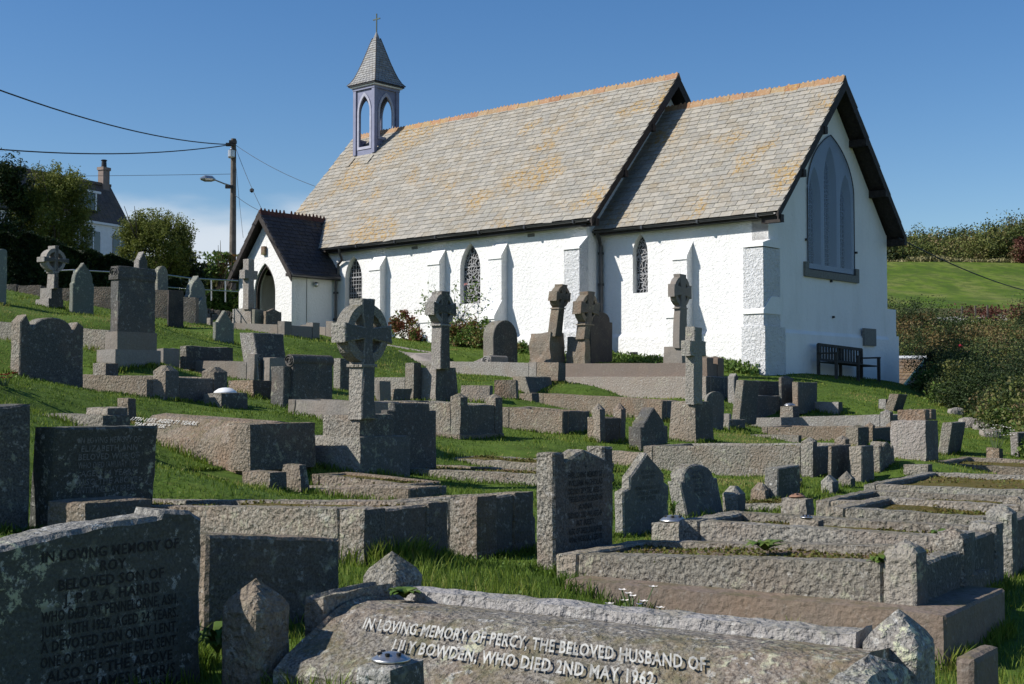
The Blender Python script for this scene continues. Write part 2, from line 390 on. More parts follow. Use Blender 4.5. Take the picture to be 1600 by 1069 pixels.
def mk_slate(name, a, b, lich, orange, gradz=None):
    t = NT(name); oi = t.n('ShaderNodeObjectInfo')
    ri = t.pos.outputs['Random Per Island']
    r = t.math('FRACT', t.math('ADD', ri, t.math('MULTIPLY', oi.outputs['Random'], 7.31)))
    c = t.mix(r, a, b)
    r2 = t.math('FRACT', t.math('MULTIPLY', r, 13.7)); c = t.mix(t.mr(r2, .7, 1, 0, .75), c, (a[0]*.66, a[1]*.60, a[2]*.50))
    n = t.noise(6, 5, .7); c = t.mix(t.mr(n, .4, .7, 0, .35), c, tuple(x*.7 for x in a))
    l = t.noise(9, 6, .75); l2 = t.noise(.55, 3)
    c = t.mix(t.math('MULTIPLY', t.math('MULTIPLY', t.mr(l, .48, .56), t.mr(l2, .52, .62)), orange), c, (.34, .21, .06)); l5 = t.noise(1.4, 6, .75); c = t.mix(t.math('MULTIPLY', t.mr(l5, .52, .68), orange*.42), c, (.26, .20, .12))
    l3 = t.noise(13, 5, .7); c = t.mix(t.math('MULTIPLY', t.mr(l3, .53, .62), lich), c, (.50, .47, .36))
    l4 = t.noise(4, 5, .7); c = t.mix(t.math('MULTIPLY', t.mr(l4, .55, .66), lich*.6), c, (.30, .23, .15))
    nm = t.bump(t.noise(30, 4, .6), .7, .008)
    return t.fin(c, .7, nm, .35)
M['slate'] = mk_slate('pale_scantle_slate', (.35, .325, .28), (.245, .235, .21), .45, 1.0)
M['slate_d'] = mk_slate('dark_roof_slate', (.045, .047, .055), (.03, .032, .04), .04, .15)
M['slate_s'] = mk_slate('spire_slate', (.30, .305, .31), (.20, .205, .215), .25, .05)
M['ridge'] = mk_slate('orange_lichened_ridge_tile', (.33, .15, .07), (.30, .22, .11), .35, 1.0)
M['ridge_r'] = mk_slate('dark_red_ridge_tile', (.09, .03, .022), (.06, .025, .02), .02, .1)
M['tile_o'] = mk_slate('tan_outbuilding_tile', (.24, .155, .085), (.17, .13, .09), .3, .5)
M['tile_b'] = mk_slate('brown_cottage_tile', (.13, .10, .085), (.09, .075, .065), .1, .2)
def mk_leaf(name, cols, tr=.25):
    t = NT(name); at = t.n('ShaderNodeAttribute'); at.attribute_name = 'tint'
    c = t.ramp(at.outputs['Fac'], [(i/(len(cols)-1), k) for i, k in enumerate(cols)])
    t.fin(c, .65, None, .25)
    tl = t.n('ShaderNodeBsdfTranslucent'); t.set(tl.inputs[0], c); mx = t.n('ShaderNodeMixShader'); mx.inputs[0].default_value = tr
    t.t.links.new(t.b.outputs[0], mx.inputs[1]); t.t.links.new(tl.outputs[0], mx.inputs[2]); t.t.links.new(mx.outputs[0], t.o.inputs[0])
    return t.m
M['grass'] = mk_leaf('grass_blades', [(.05, .095, .012), (.115, .185, .02), (.19, .235, .035), (.33, .28, .10)], .35)
M['tamar'] = mk_leaf('feathery_green', [(.045, .062, .014), (.13, .155, .028), (.20, .22, .05)], .3)
M['hedge'] = mk_leaf('hedge_leaf', [(.010, .020, .007), (.025, .045, .012), (.07, .10, .03)], .2)
M['scrub'] = mk_leaf('scrub_leaf', [(.018, .028, .009), (.06, .085, .018), (.13, .145, .035), (.16, .11, .06)], .2)
M['scrub_f'] = mk_leaf('far_scrub_leaf', [(.022, .035, .012), (.075, .105, .024), (.14, .155, .04), (.17, .12, .06)], .15)
M['redscrub'] = mk_leaf('red_scrub', [(.08, .025, .022), (.13, .05, .035), (.10, .09, .035)], .15)
M['garden'] = mk_leaf('garden_leaf', [(.05, .10, .018), (.09, .16, .028), (.14, .20, .045), (.16, .055, .03)], .25)
M['moss'] = mk_leaf('moss_tufts', [(.07, .055, .012), (.12, .10, .02), (.10, .13, .025), (.16, .10, .04)], .2)
def mk_ground():
    t = NT('turf_and_field'); at = t.n('ShaderNodeAttribute'); at.attribute_name = 'cover'
    n = t.noise(3.5, 6, .7); f = t.noise(26, 5, .7); b = t.noise(.35, 4)
    c = t.ramp(n, [(.3, (.045, .075, .012)), (.55, (.085, .14, .022)), (.75, (.12, .16, .03))])
    c = t.mix(t.mr(f, .55, .7, 0, .5), c, (.10, .085, .04))
    fl = t.ramp(t.noise(.16, 6, .65, scl=(1, .35, 1)), [(.40, (.065, .115, .012)), (.5, (.11, .165, .02)), (.62, (.17, .19, .05))])
    fl = t.mix(t.mr(t.noise(1.2, 6, .75, scl=(.6, .2, 1)), .46, .56, 0, .7), fl, (.06, .09, .018)); fl = t.mix(t.mr(t.noise(.5, 6, .75, scl=(.5, .2, 1)), .55, .68, 0, .8), fl, (.17, .17, .06))
    scb = t.ramp(t.noise(.5, 6, .7), [(.3, (.035, .045, .018)), (.6, (.08, .08, .03)), (.8, (.12, .09, .05))])
    fac = at.outputs['Fac']
    c = t.mix(t.mr(fac, .4, .6), c, scb); c = t.mix(t.mr(fac, 1.4, 1.6), c, fl)
    nm = t.bump(n, .8, .03); nm = t.bump(f, .8, .012, nm)
    return t.fin(c, .95, nm, .1)
M['ground'] = mk_ground()
def mk_infill(name, stops, bmp):
    t = NT(name); n = t.noise(4.5, 6, .75); f = t.noise(55, 4, .7)
    c = t.ramp(n, stops); c = t.mix(t.mr(f, .55, .68, 0, .75), c, tuple(x for x in stops[-1][1])); c = t.mix(t.mr(f, .42, .3, 0, .7), c, (.03, .03, .015))
    return t.fin(c, .95, t.bump(f, 1, bmp), .1)
M['inf_moss'] = mk_infill('moss_infill', [(.35, (.055, .06, .015)), (.5, (.12, .085, .02)), (.62, (.09, .11, .025)), (.75, (.28, .24, .19))], .012)
M['inf_chip'] = mk_infill('chippings', [(.35, (.10, .06, .035)), (.5, (.22, .16, .12)), (.62, (.10, .11, .03)), (.75, (.42, .36, .31))], .018)
M['path'] = mk_infill('gravel_path', [(.35, (.24, .21, .19)), (.5, (.33, .29, .26)), (.62, (.28, .25, .22)), (.75, (.40, .36, .33))], .01)
M['drystone'] = granite('dry_stone', base=(.20, .175, .14), stain=.6, rb=.02)
def mk_cover():
    t = NT('blue_tinted_sheet'); g = t.n('ShaderNodeBsdfGlossy'); g.inputs[1].default_value = .25; g.inputs[0].default_value = (.55, .62, .75, 1)
    tr = t.n('ShaderNodeBsdfTransparent'); tr.inputs[0].default_value = (.66, .72, .82, 1)
    df = t.n('ShaderNodeBsdfDiffuse'); n = t.noise(1.2, 4, .6, scl=(2.5, 2.5, .3)); t.set(df.inputs[0], t.mix(n, (.16, .20, .27), (.30, .36, .44)))
    m1 = t.n('ShaderNodeMixShader'); m1.inputs[0].default_value = .14; t.t.links.new(df.outputs[0], m1.inputs[1]); t.t.links.new(g.outputs[0], m1.inputs[2])
    m2 = t.n('ShaderNodeMixShader'); m2.inputs[0].default_value = .62; t.t.links.new(m1.outputs[0], m2.inputs[1]); t.t.links.new(tr.outputs[0], m2.inputs[2])
    t.t.links.new(m2.outputs[0], t.o.inputs[0]); return t.m
M['cover'] = mk_cover()
# ------------------------------------------------------------------ ground sheet
def axis(segs):
    out = []
    for a, b, s in segs: out += list(np.arange(a, b, s))
    return np.array(out+[segs[-1][1]])
gx = axis([(-500, -100, 25), (-100, -40, 5), (-40, -16, .8), (-16, 16, .16), (16, 40, .8), (40, 150, 4), (150, 500, 20)])
gy = axis([(-60, 0, 4), (0, 30, .16), (30, 60, .3), (60, 120, 2), (120, 320, 4), (320, 900, 30)])
GX, GY = np.meshgrid(gx, gy); GZ = ground_z(GX, GY)
rr = GX/np.maximum(GY, 1)
cover = np.zeros_like(GX)
edge = np.where(rr > .2, 41.5+(GX-12)*(-1.0), 50)         # where the turf of the churchyard gives way to scrub on the right
cover[(GY > edge) | (GY > 52)] = 1
def in_field(x, y): 
    r = x/np.maximum(y, 1)
    lo = 121+3*np.sin(r*25)
    return (r > .12) & (y > lo) & (y < 206)
cover[in_field(GX, GY)] = 2
ny, nx = GX.shape
Q = (np.arange(ny-1)[:, None]*nx+np.arange(nx-1)[None]).ravel()
Q = np.stack([Q, Q+1, Q+nx+1, Q+nx], 1)
g = put('ground', fastmesh('ground', np.stack([GX.ravel(), GY.ravel(), GZ.ravel()], 1), Q, M['ground'], {'cover': cover.ravel()}))
g.data.polygons.foreach_set('use_smooth', [True]*len(g.data.polygons)); tag(g, kind='structure')

# ------------------------------------------------------------------ the church
P1 = P(1218, 585, 35.)
CL = Ldir(41.8); CE = Edir(41.8); CZ = np.array([0, 0, 1.])
def CC(s, e, z): return np.array([P1[0], P1[1], 0])+CL*s+CE*e+CZ*z
church = thing('church', CC(9, 3.3, 1.4), 'white rendered church with pale slate roofs, bell turret and south porch', 'church')
def cpart(name, me, parent=church): return put(name, me, parent)
def arch(w, z0, zs, za, c=0, n=9):
    """pointed opening, counter-clockwise in (u right, v up)"""
    p = [(c-w/2, z0), (c+w/2, z0)]
    for i in range(n+1): ph = R(60)*i/n; p.append((c-w/2+w*math.cos(ph), zs+(za-zs)*math.sin(ph)/math.sin(R(60))))
    for i in range(n-1, -1, -1): ph = R(60)*i/n; p.append((c+w/2-w*math.cos(ph), zs+(za-zs)*math.sin(ph)/math.sin(R(60))))
    return p
def holed(outline, holes, thick, fr):
    """flat wall with openings; fr(u,v,d) world, d = depth behind the face"""
    bm = bmesh.new(); loops = []
    for lp in [outline]+list(holes):
        vs = [bm.verts.new(tuple(fr(u, v, 0))) for u, v in lp]; loops.append(vs)
    es = []
    for vs in loops:
        for i in range(len(vs)): es.append(bm.edges.new((vs[i], vs[(i+1) % len(vs)])))
    bmesh.ops.triangle_fill(bm, use_beauty=True, use_dissolve=False, edges=es)
    front = list(bm.faces)
    off = Vector(fr(0, 0, thick))-Vector(fr(0, 0, 0))
    back = {}
    for vs in loops:
        for v in vs: back[v] = bm.verts.new(v.co+off)
    for f in front: bm.faces.new([back[v] for v in reversed(f.verts)])
    for vs in loops:
        for i in range(len(vs)):
            a, b = vs[i], vs[(i+1) % len(vs)]; bm.faces.new((a, b, back[b], back[a]))
    bmesh.ops.recalc_face_normals(bm, faces=bm.faces)
    return bm
def bm_me(bm, name, m):
    me = bpy.data.meshes.new(name); bm.to_mesh(me); bm.free(); me.materials.append(m); return me
FS = lambda e0: (lambda u, v, d: CC(-u, e0+d, v))        # south facing wall: u runs east
FEs = lambda s0: (lambda u, v, d: CC(s0+d, u, v))        # east facing wall: u runs north
def window(name, c, w, z0, zs, za, fr, style, parent=church, dep=.17, bars=True):
    a = arch(w, z0, zs, za, c); root = None
    ap = arch(w-.012, z0+.006, zs, za-.008, c)
    bm = bmesh.new(); bm.faces.new([bm.verts.new(tuple(fr(u, v, dep+.03))) for u, v in ap])
    pane = cpart(name, bm_me(bm, name, M['stained']), parent)
    ac = Acc()
    def inside(u, v):
        x = abs(u-c)
        if v < z0 or v > za: return False
        if v < zs: return x < w/2-.01
        k = math.asin(min(1, (v-zs)/(za-zs)*math.sin(R(60)))); return x < w*math.cos(k)-w/2-.01
    def strip(p, q, r):
        p = np.array(p); q = np.array(q); L_ = np.linalg.norm(q-p)
        if L_ < 1e-4: return
        if not (inside(*p) or inside(*q)): return
        d = (q-p)/L_; nn = np.array([-d[1], d[0]])*r
        A = [fr(*(p+nn), dep), fr(*(p-nn), dep), fr(*(q-nn), dep), fr(*(q+nn), dep)]
        B = [fr(*(p+nn), dep+.02), fr(*(p-nn), dep+.02), fr(*(q-nn), dep+.02), fr(*(q+nn), dep+.02)]
        ac.add(A+B, [(0, 1, 2, 3), (0, 3, 7, 4), (1, 0, 4, 5), (2, 1, 5, 6), (3, 2, 6, 7)])
    g_ = .105 if style == 'irregular' else .13
    nu = int(w/g_)+2; nv = int((za-z0)/g_)+2; r0 = random.Random(int(c*100))
    J = .36 if style == 'irregular' else .06
    nd = {(i, j): (c-w/2-.02+g_*(i+(.5 if style == 'irregular' and j % 2 else 0)+r0.uniform(-J, J)), z0+g_*(j+r0.uniform(-J, J))) for i in range(nu) for j in range(nv)}
    for (i, j), p in nd.items():
        for q in ((i+1, j), (i, j+1)):
            if q in nd and (style != 'irregular' or r0.random() < .86): strip(p, nd[q], .009 if style == 'irregular' else .007)
        if style == 'irregular' and (i+1, j+1) in nd and r0.random() < .4: strip(p, nd[(i+1, j+1)], .008)
    for b in (.33, .62):
        z = z0+(za-z0)*b; strip((c-w/2+.02, z), (c, z), .013); strip((c, z), (c+w/2-.02, z), .013)
    if ac.n: cpart('leading', ac.mesh('leading', M['leadw']), pane)
# nave and chancel walls (openings cut right through)
NE0, NE1, NS0, NS1 = -.6, 7.3, 5.9, 20.1
nh = [arch(.86, 2.95, 4.0, 4.82, -10.5), arch(.86, 2.95, 4.0, 4.80, -15.9)]
def C2(*a): return a
bm = holed([(-NS1, -1), (-NS0, -1), (-NS0, 5.35), (-NS1, 5.35)], nh, .55, FS(NE0)); cpart('nave_wall', bm_me(bm, 'nave_wall', M['wall']))
RZn = 9.95; RZc = 8.97; CEN = 3.35
def gable(e0, e1, zb, ze, zr): return [(e0, zb), (e1, zb), (e1, ze), (CEN, zr), (e0, ze)]
bm = holed(gable(NE0+.56, NE1, -1, 5.3, 9.62), [], .4, FEs(NS0+.002)); cpart('nave_east_gable', bm_me(bm, 'g', M['wall_s']))
V, Fs = obox(CC(NS0+.202, NE0+.28, 2.2), CL, CE, CZ, .2, .28, 3.2)
bm = holed(gable(NE0+.01, NE1, -1, 5.3, 9.62), [], .4, FEs(NS1-.4)); cpart('nave_west_gable', bm_me(bm, 'g', M['wall_s']))
bm = holed([(-NS1, -1), (-NS0, -1), (-NS0, 5.35), (-NS1, 5.35)], [], .4, lambda u, v, d: CC(-u, NE1-d, v)); cpart('nave_north_wall', bm_me(bm, 'w', M['wall_s']))
ch = [arch(.52, 3.0, 4.1, 4.66, -4.45)]
bm = holed([(-5.9, -1), (-.302, -1), (-.302, 5.0), (-5.9, 5.0)], ch, .5, FS(0)); cpart('chancel_wall', bm_me(bm, 'w', M['wall']))
lan = [arch(.66, 3.72, 5.5, 6.42, 2.45), arch(.70, 3.72, 6.05, 7.1, CEN-.02), arch(.66, 3.72, 5.5, 6.42, 4.22)]
bm = holed(gable(.0, 6.75, -1, 4.85, 8.72), lan, .5, FEs(.3)); cpart('chancel_east_gable', bm_me(bm, 'w', M['wall_s']))
bm = holed([(-5.9, -1), (-.302, -1), (-.302, 4.9), (-5.9, 4.9)], [], .4, lambda u, v, d: CC(-u, 6.75-d, v)); cpart('chancel_north_wall', bm_me(bm, 'w', M['wall_s']))
window('window', -10.5, .86, 2.95, 4.0, 4.82, FS(NE0), 'irregular'); window('window', -15.9, .86, 2.95, 4.0, 4.80, FS(NE0), 'grid')
window('window', -4.45, .52, 3.0, 4.1, 4.66, FS(0), 'irregular')
for cc_, w_, zs_, za_ in ((2.45, .66, 5.5, 6.42), (CEN-.02, .70, 6.05, 7.1), (4.22, .66, 5.5, 6.42)):
    window('lancet', cc_, w_, 3.72, zs_, za_, FEs(.3), 'grid', dep=.22)
# the protective sheet over the east window, its frame and the stone sill
so_ = arch(2.66, 3.56, 5.75, 7.42, CEN-.02, 14)
bm = bmesh.new(); bm.faces.new([bm.verts.new(tuple(CC(.27, u, v))) for u, v in so_]); sh = cpart('window_cover_sheet', bm_me(bm, 's', M['cover']))
fr_ = [CC(.265, u, v) for u, v in so_]; V, Fs = tube(fr_+[fr_[0]], .016, 5); cpart('cover_frame', newmesh('f', V, Fs, M['black']), sh)
ac = Acc()
for a, b, z0, z1 in ((1.80, 4.86, 3.34, 3.54), (1.80, 1.99, 3.542, 3.74), (4.67, 4.86, 3.542, 3.74)): ac.add(*obox(CC(.27, (a+b)/2, (z0+z1)/2), CL, CE, CZ, .045, (b-a)/2, (z1-z0)/2))
cpart('window_sill', ac.mesh('sill', M['plaque']))
V, Fs = obox(CC(.205, 5.39, 1.8), CL, CE, CZ, .04, .36, .25); cpart('stone_plaque', newmesh('pl', V, Fs, M['plaque']))
for e, z in ((1.93, 4.35), (4.78, 4.22), (3.3, 3.3), (3.4, 2.3)):
    V, Fs = obox(CC(.27, e, z), CL, CE, CZ, .03, .03, .03); cpart('wall_bracket', newmesh('b', V, Fs, M['black']))
# battered plinths, buttresses, corner piers
def extrude_prof(prof, c0, half, axis_u, axis_w, mat, name, res=.3):
    """prof: (d,z) polygon; c0(d,z)->world ; swept +-half along axis_w"""
    V = []; n = len(prof)
    for sgn in (-1, 1):
        for d, z in prof: V.append(c0(d, z)+axis_w*half*sgn)
    Fs = [tuple(range(n)), tuple(range(n, 2*n))[::-1]]+[(i, i+n, (i+1) % n+n, (i+1) % n) for i in range(n)]
    return newmesh(name, V, Fs, mat)
def cont(name, prof, s0, s1, e0, mat, parent=church):   # runs along the south wall
    me = extrude_prof(prof, lambda d, z: CC((s0+s1)/2, e0-d, z), abs(s1-s0)/2, None, CL, mat, name); return cpart(name, me, parent)
cont('plinth', [(-.1, -1), (.09, -1), (.07, 1.76), (.0, 1.86), (-.1, 1.86)], 5.895, .31, 0, M['wall'])
cont('plinth', [(-.1, -1), (.09, -1), (.07, 1.80), (.0, 1.90), (-.1, 1.90)], 19.9, 5.905, NE0, M['wall'])
me = extrude_prof([(-.1, -1), (.09, -1), (.07, 1.76), (.0, 1.86), (-.1, 1.86)], lambda d, z: CC(.3-d, 3.6, z), 3.13, None, CE, M['wall_s'], 'p'); cpart('plinth', me)
def buttress(s, e0, zt=4.67, zl=2.9, w=.27):
    d1 = .27; d2 = .58
    b = cont('buttress', [(-.05, -1), (d2+.06, -1), (d2, zl-.42), (d1, zl), (d1, zt-.36), (-.0, zt), (-.05, zt)], s-w, s+w, e0, M['wall'])
    for (z0, z1, a, bb) in ((zt, zt-.36, 0, d1), (zl, zl-.42, d1, d2)):
        sl = (z1-z0)/(bb-a); o_ = .035
        p = [(a, z0+.004), (bb+o_, z1+sl*o_+.004), (bb+o_, z1+sl*o_+.05), (a, z0+.055)]
        p = [(a, z0+.06), (a, z0+.004), (bb+o_, z1+sl*o_+.004-.05), (bb+o_, z1+sl*o_+.05)]
        cont('weathering_slab', p, s-w-.02, s+w+.02, e0, M['wall_s'], b)
for s in (9.22, 11.84, 14.57): buttress(s, NE0)
buttress(2.92, 0, 4.26, 2.72, .24)
# nave corner buttress and chancel corner pier
cont('buttress', [(-.05, -1), (.48, -1), (.46, 1.9), (.36, 2.0), (.36, 4.3), (.0, 4.62), (-.05, 4.62)], NS0-.02, NS0+.55, NE0, M['wall_q'])
cont('weathering_slab', [(.0, 4.68), (.0, 4.63), (.40, 4.28), (.40, 4.34)], NS0-.05, NS0+.58, NE0, M['wall_s'])
def pier(e0, e1, z0, z1, s0=.215, s1=.82, m='wall_q', name='corner_pier'):
    V, Fs = obox(CC((s0+s1)/2, (e0+e1)/2, (z0+z1)/2), CL, CE, CZ, (s1-s0)/2, (e1-e0)/2, (z1-z0)/2); return cpart(name, newmesh(name, V, Fs, M[m]))
pier(-.41, .43, 1.9, 3.95); pier(-.45, .58, -1, 1.898, .15, .86)
for zt, zb, o_ in ((4.12, 3.97, .03), (2.62, 2.22, .03)):
    pr = [(-.0, zt+.12), (-.0, zb), (.44+o_, zb), (.44+o_, zb+.1)]
    V = []; 
    cont('weathering_slab', [(-.46, zb), (.45, zb), (.45, zb+.10), (.05, zt+.06), (-.46, zt+.06)], .19, .83, .0, M['wall_s'])
pier(6.68, 7.35, 1.9, 2.7, .32, .9, 'wall_s'); pier(6.66, 7.5, -1, 1.898, .31, .95, 'wall_s')
V, Fs = obox(CC(.24, 7.3, 1), CL, CE, CZ, .05, .1, .1)
# vents
for s, e0, z in ((12.95, NE0, 4.86), (8.0, NE0, 4.86)):
    V, Fs = obox(CC(s, e0-.005, z), CL, CE, CZ, .13, .02, .045); cpart('air_vent', newmesh('v', V, Fs, M['plaque']))
ac = Acc()
for i in range(3):
    for j in range(3): ac.add(*obox(CC(4.72-.09*i, -.085, 1.12+.09*j), CL, CE, CZ, .032, .02, .03))
cpart('air_brick', ac.mesh('ab', M['black']))

# ---- roofs
def slated(name, s0, s1, e_eave, z_eave, e_ridge, z_ridge, sw, gauge, mat, keep_single, seed, fr=CC, jit=1.0, parent=church, clip=None):
    """deck plus courses of slates; the nearest ones are parts, the rest one joined part"""
    de, dz = e_ridge-e_eave, z_ridge-z_eave; Ls = math.hypot(de, dz)
    ue, uz = de/Ls, dz/Ls; ne, nzz = -uz*np.sign(de), ue*np.sign(de)
    deck = [fr(s0+.02, e_eave, z_eave-.02), fr(s1-.02, e_eave, z_eave-.02), fr(s1-.02, e_ridge, z_ridge-.02), fr(s0+.02, e_ridge, z_ridge-.02)]
    low = [p-CZ*.12 for p in deck]
    if clip is None:
        dk = put(name, newmesh(name, deck+low, [(0, 1, 2, 3), (7, 6, 5, 4), (0, 4, 5, 1), (1, 5, 6, 2), (2, 6, 7, 3), (3, 7, 4, 0)], M['wood_dark']), parent)
    else:
        dk = put(name, newmesh(name, [fr(*c) for c in clip['deck']]+[fr(*c)-CZ*.1 for c in clip['deck']], [(0, 1, 2, 3), (7, 6, 5, 4), (0, 4, 5, 1), (1, 5, 6, 2), (2, 6, 7, 3), (3, 7, 4, 0)], M['wood_dark']), parent)
    rn = random.Random(seed); rows = int(Ls/gauge); items = []
    for r_ in range(rows):
        off = (r_ % 2)*sw/2; x = s0-off; 
        while x < s1:
            w_ = sw*rn.uniform(.9, 1.1) if jit else sw
            a, b = max(x, s0-.03), min(x+w_-.014, s1+.03); x += w_
            if b-a < .05: continue
            if clip and not clip['ok']((a+b)/2, r_*gauge/Ls): continue
            items.append((a, b, r_))
    q = []
    for a, b, r_ in items:
        lo = r_*gauge-.02+rn.uniform(-.008, .008)*jit; hi = min(lo+gauge*1.45, Ls)
        lift = .016+rn.uniform(0, .010)*jit; tw = rn.uniform(-.006, .006)*jit
        def pt(s, l, h): return fr(s, e_eave+ue*l+ne*h, z_eave+uz*l+nzz*h)
        if rn.random() < .012*jit: lo -= rn.uniform(.02, .06); tw *= 4
        V = [pt(a, lo+tw, lift), pt(b, lo-tw, lift+rn.uniform(-.003, .003)), pt(b, hi, .003), pt(a, hi, .003), pt(a, lo+tw, lift+.015), pt(b, lo-tw, lift+.015), pt(b, hi, .012), pt(a, hi, .012)]
        q.append((np.linalg.norm(V[0]), V))
    q.sort(key=lambda k: k[0])
    FF = [(0, 3, 2, 1), (4, 5, 6, 7), (0, 1, 5, 4), (1, 2, 6, 5), (3, 0, 4, 7)]
    for d_, V in q[:keep_single]: put('slate', newmesh('slate', V, FF, mat), dk)
    ac = Acc()
    for d_, V in q[keep_single:]: ac.add(V, FF)
    if ac.n: tag(put('slates', ac.mesh('slates', mat), dk), kind='stuff')
    return dk
OV = .22
slated('nave_roof', 5.45, 20.35, -.92, 5.13, CEN, RZn, .36, .2, M['slate'], 300, 1)
slated('nave_roof_north_slope', 5.45, 20.35, 7.62, 5.13, CEN, RZn, .9, .5, M['slate'], 0, 2)
slated('chancel_roof', -.18, 5.9, -.30, 4.86, CEN, RZc, .36, .2, M['slate'], 300, 3)
slated('chancel_roof_north_slope', -.18, 5.9, 7.0, 4.86, CEN, RZc, .9, .5, M['slate'], 0, 4)
def ridge(s0, s1, z, mat, step=.46, fr=CC, e=CEN, crest=.05, nk=3, name='ridge_tile', w=.15):
    n = int((s1-s0)/step); st = (s1-s0)/n; rn = random.Random(int(z*100))
    for i in range(n):
        a = s0+i*st+.006; b = s0+(i+1)*st-.006; dz = rn.uniform(-.008, .012); ac = Acc()
        pr = [(-w, -w*1.02), (-w*.55, -.05), (-.035, .045), (.035, .045), (w*.55, -.05), (w, -w*1.02)]
        V = [fr(a, e+x, z+dz+y) for x, y in pr]+[fr(b, e+x, z+dz+y) for x, y in pr]
        ac.add(V, [(j, j+1, j+7, j+6) for j in range(5)]+[(0, 1, 2, 3, 4, 5), (11, 10, 9, 8, 7, 6)])
        for k in range(nk):
            c = a+(b-a)*(k+.5)/nk; hw = (b-a)/nk*.30; h = crest*rn.uniform(.75, 1.15)
            if rn.random() < .1: continue
            ac.add([fr(c-hw, e-.018, z+dz+.04), fr(c+hw, e-.018, z+dz+.04), fr(c+hw, e+.018, z+dz+.04), fr(c-hw, e+.018, z+dz+.04), fr(c-hw*.5, e, z+dz+.04+h), fr(c+hw*.5, e, z+dz+.04+h)], [(0, 1, 5, 4), (2, 3, 4, 5), (1, 2, 5), (3, 0, 4)])
        put(name, ac.mesh(name, mat), church)
ridge(5.42, 20.35, RZn+.02, M['ridge']); ridge(-.2, 5.9, RZc+.02, M['ridge'])
# bargeboards, soffits and purlin ends at the verges
def verge(s, half_w, e0, z0, z1, name='bargeboard', dep=.24, purl=(), thick=.035, cen=CEN, fr=CC):
    for sg in (-1, 1):
        ee = cen+sg*abs(cen-e0)
        A = []
        for ds in (-thick/2, thick/2):
            for (e, z) in ((ee, z0), (cen, z1), (cen, z1-dep*1.5), (ee, z0-dep*.9)): A.append(fr(s+ds, e, z))
        b = put(name, newmesh(name, A, [(0, 1, 2, 3), (7, 6, 5, 4), (0, 4, 5, 1), (1, 5, 6, 2), (2, 6, 7, 3), (3, 7, 4, 0)], M['wood_dark']), church)
        for k in purl:
            e = ee+(cen-ee)*k; z = z0+(z1-z0)*k
            V, Fs = obox(fr(s+half_w, e+sg*.0, z-.33), CL, CE, CZ, abs(half_w)+.05, .075, .10); put('purlin_end', newmesh('p', V, Fs, M['wood_dark']), church)
verge(-.19, .24, -.34, 4.84, RZc+.01, purl=(.04, .36, .68)); verge(5.44, .22, -.96, 5.11, RZn+.01, purl=(.05, .37, .69)); verge(20.36, -.15, -.96, 5.11, RZn+.01)
# gutters and rain-water pipes
def gutter(s0, s1, e, z, fr=CC, r=.06, name='gutter'):
    ac = Acc(); n = 8; V = []
    for s in (s0, s1):
        for rr_ in (r, r-.012):
            for k in range(n+1): an = math.pi*k/n; V.append(fr(s, e-rr_*math.cos(an), z-rr_*math.sin(an)))
    m = n+1
    Fs = [(k, k+1, k+1+2*m, k+2*m) for k in range(n)]+[(m+k+1, m+k, m+k+2*m, m+k+1+2*m) for k in range(n)]
    for o_ in (0, n): Fs.append((o_, o_+2*m, o_+3*m, o_+m))
    for b in (0, 2*m): Fs += [(b+k, b+k+1, b+m+k+1, b+m+k) for k in range(n)]
    ac.add(V, Fs)
    k = s0+.5
    while k < s1:
        V, Fs = obox(fr(k, e, z-r-.01), CL, CE, CZ, .022, r*.9, .02); ac.add(V, Fs); V, Fs = obox(fr(k, e-r-.004, z-.03), CL, CE, CZ, .03, .012, .045); ac.add(V, Fs); k += 1.85
    return put(name, ac.mesh(name, M['gutter']), church)
gutter(5.55, 17.0, -.98, 5.09); gutter(-.1, 5.86, -.36, 4.82)
ac = Acc(); V, Fs = obox(CC(11.3, -.75, 5.0), CL, CE, CZ, 5.6, .12, .05)
put('fascia', newmesh('fascia', V, Fs, M['black']), church)
V, Fs = obox(CC(2.8, -.15, 4.76), CL, CE, CZ, 2.9, .12, .05); put('fascia', newmesh('fascia', V, Fs, M['black']), church)
def pipe(pts, r=.045, name='downpipe'):
    V, Fs = tube([CC(*p) for p in pts], r, 8); a = Acc(); a.add(V, Fs)
    s, e, z0 = pts[-1]
    for k in np.arange(z0+.3, pts[-2][2], .9): a.add(*obox(CC(s, e, k), CL, CE, CZ, .06, .06, .035))
    put(name, a.mesh(name, M['gutter']), church)
pipe([(5.72, -.36, 4.8), (5.76, -.2, 4.6), (5.78, -.1, 4.4), (5.78, -.1, 1.2)], .06)
pipe([(16.2, -.98, 5.05), (16.2, -.95, 4.9), (16.35, -.72, 4.7), (16.6, -.68, 4.55), (16.62, -.68, 4.1), (16.66, -.72, 4.0), (16.66, -.72, 2.4)])
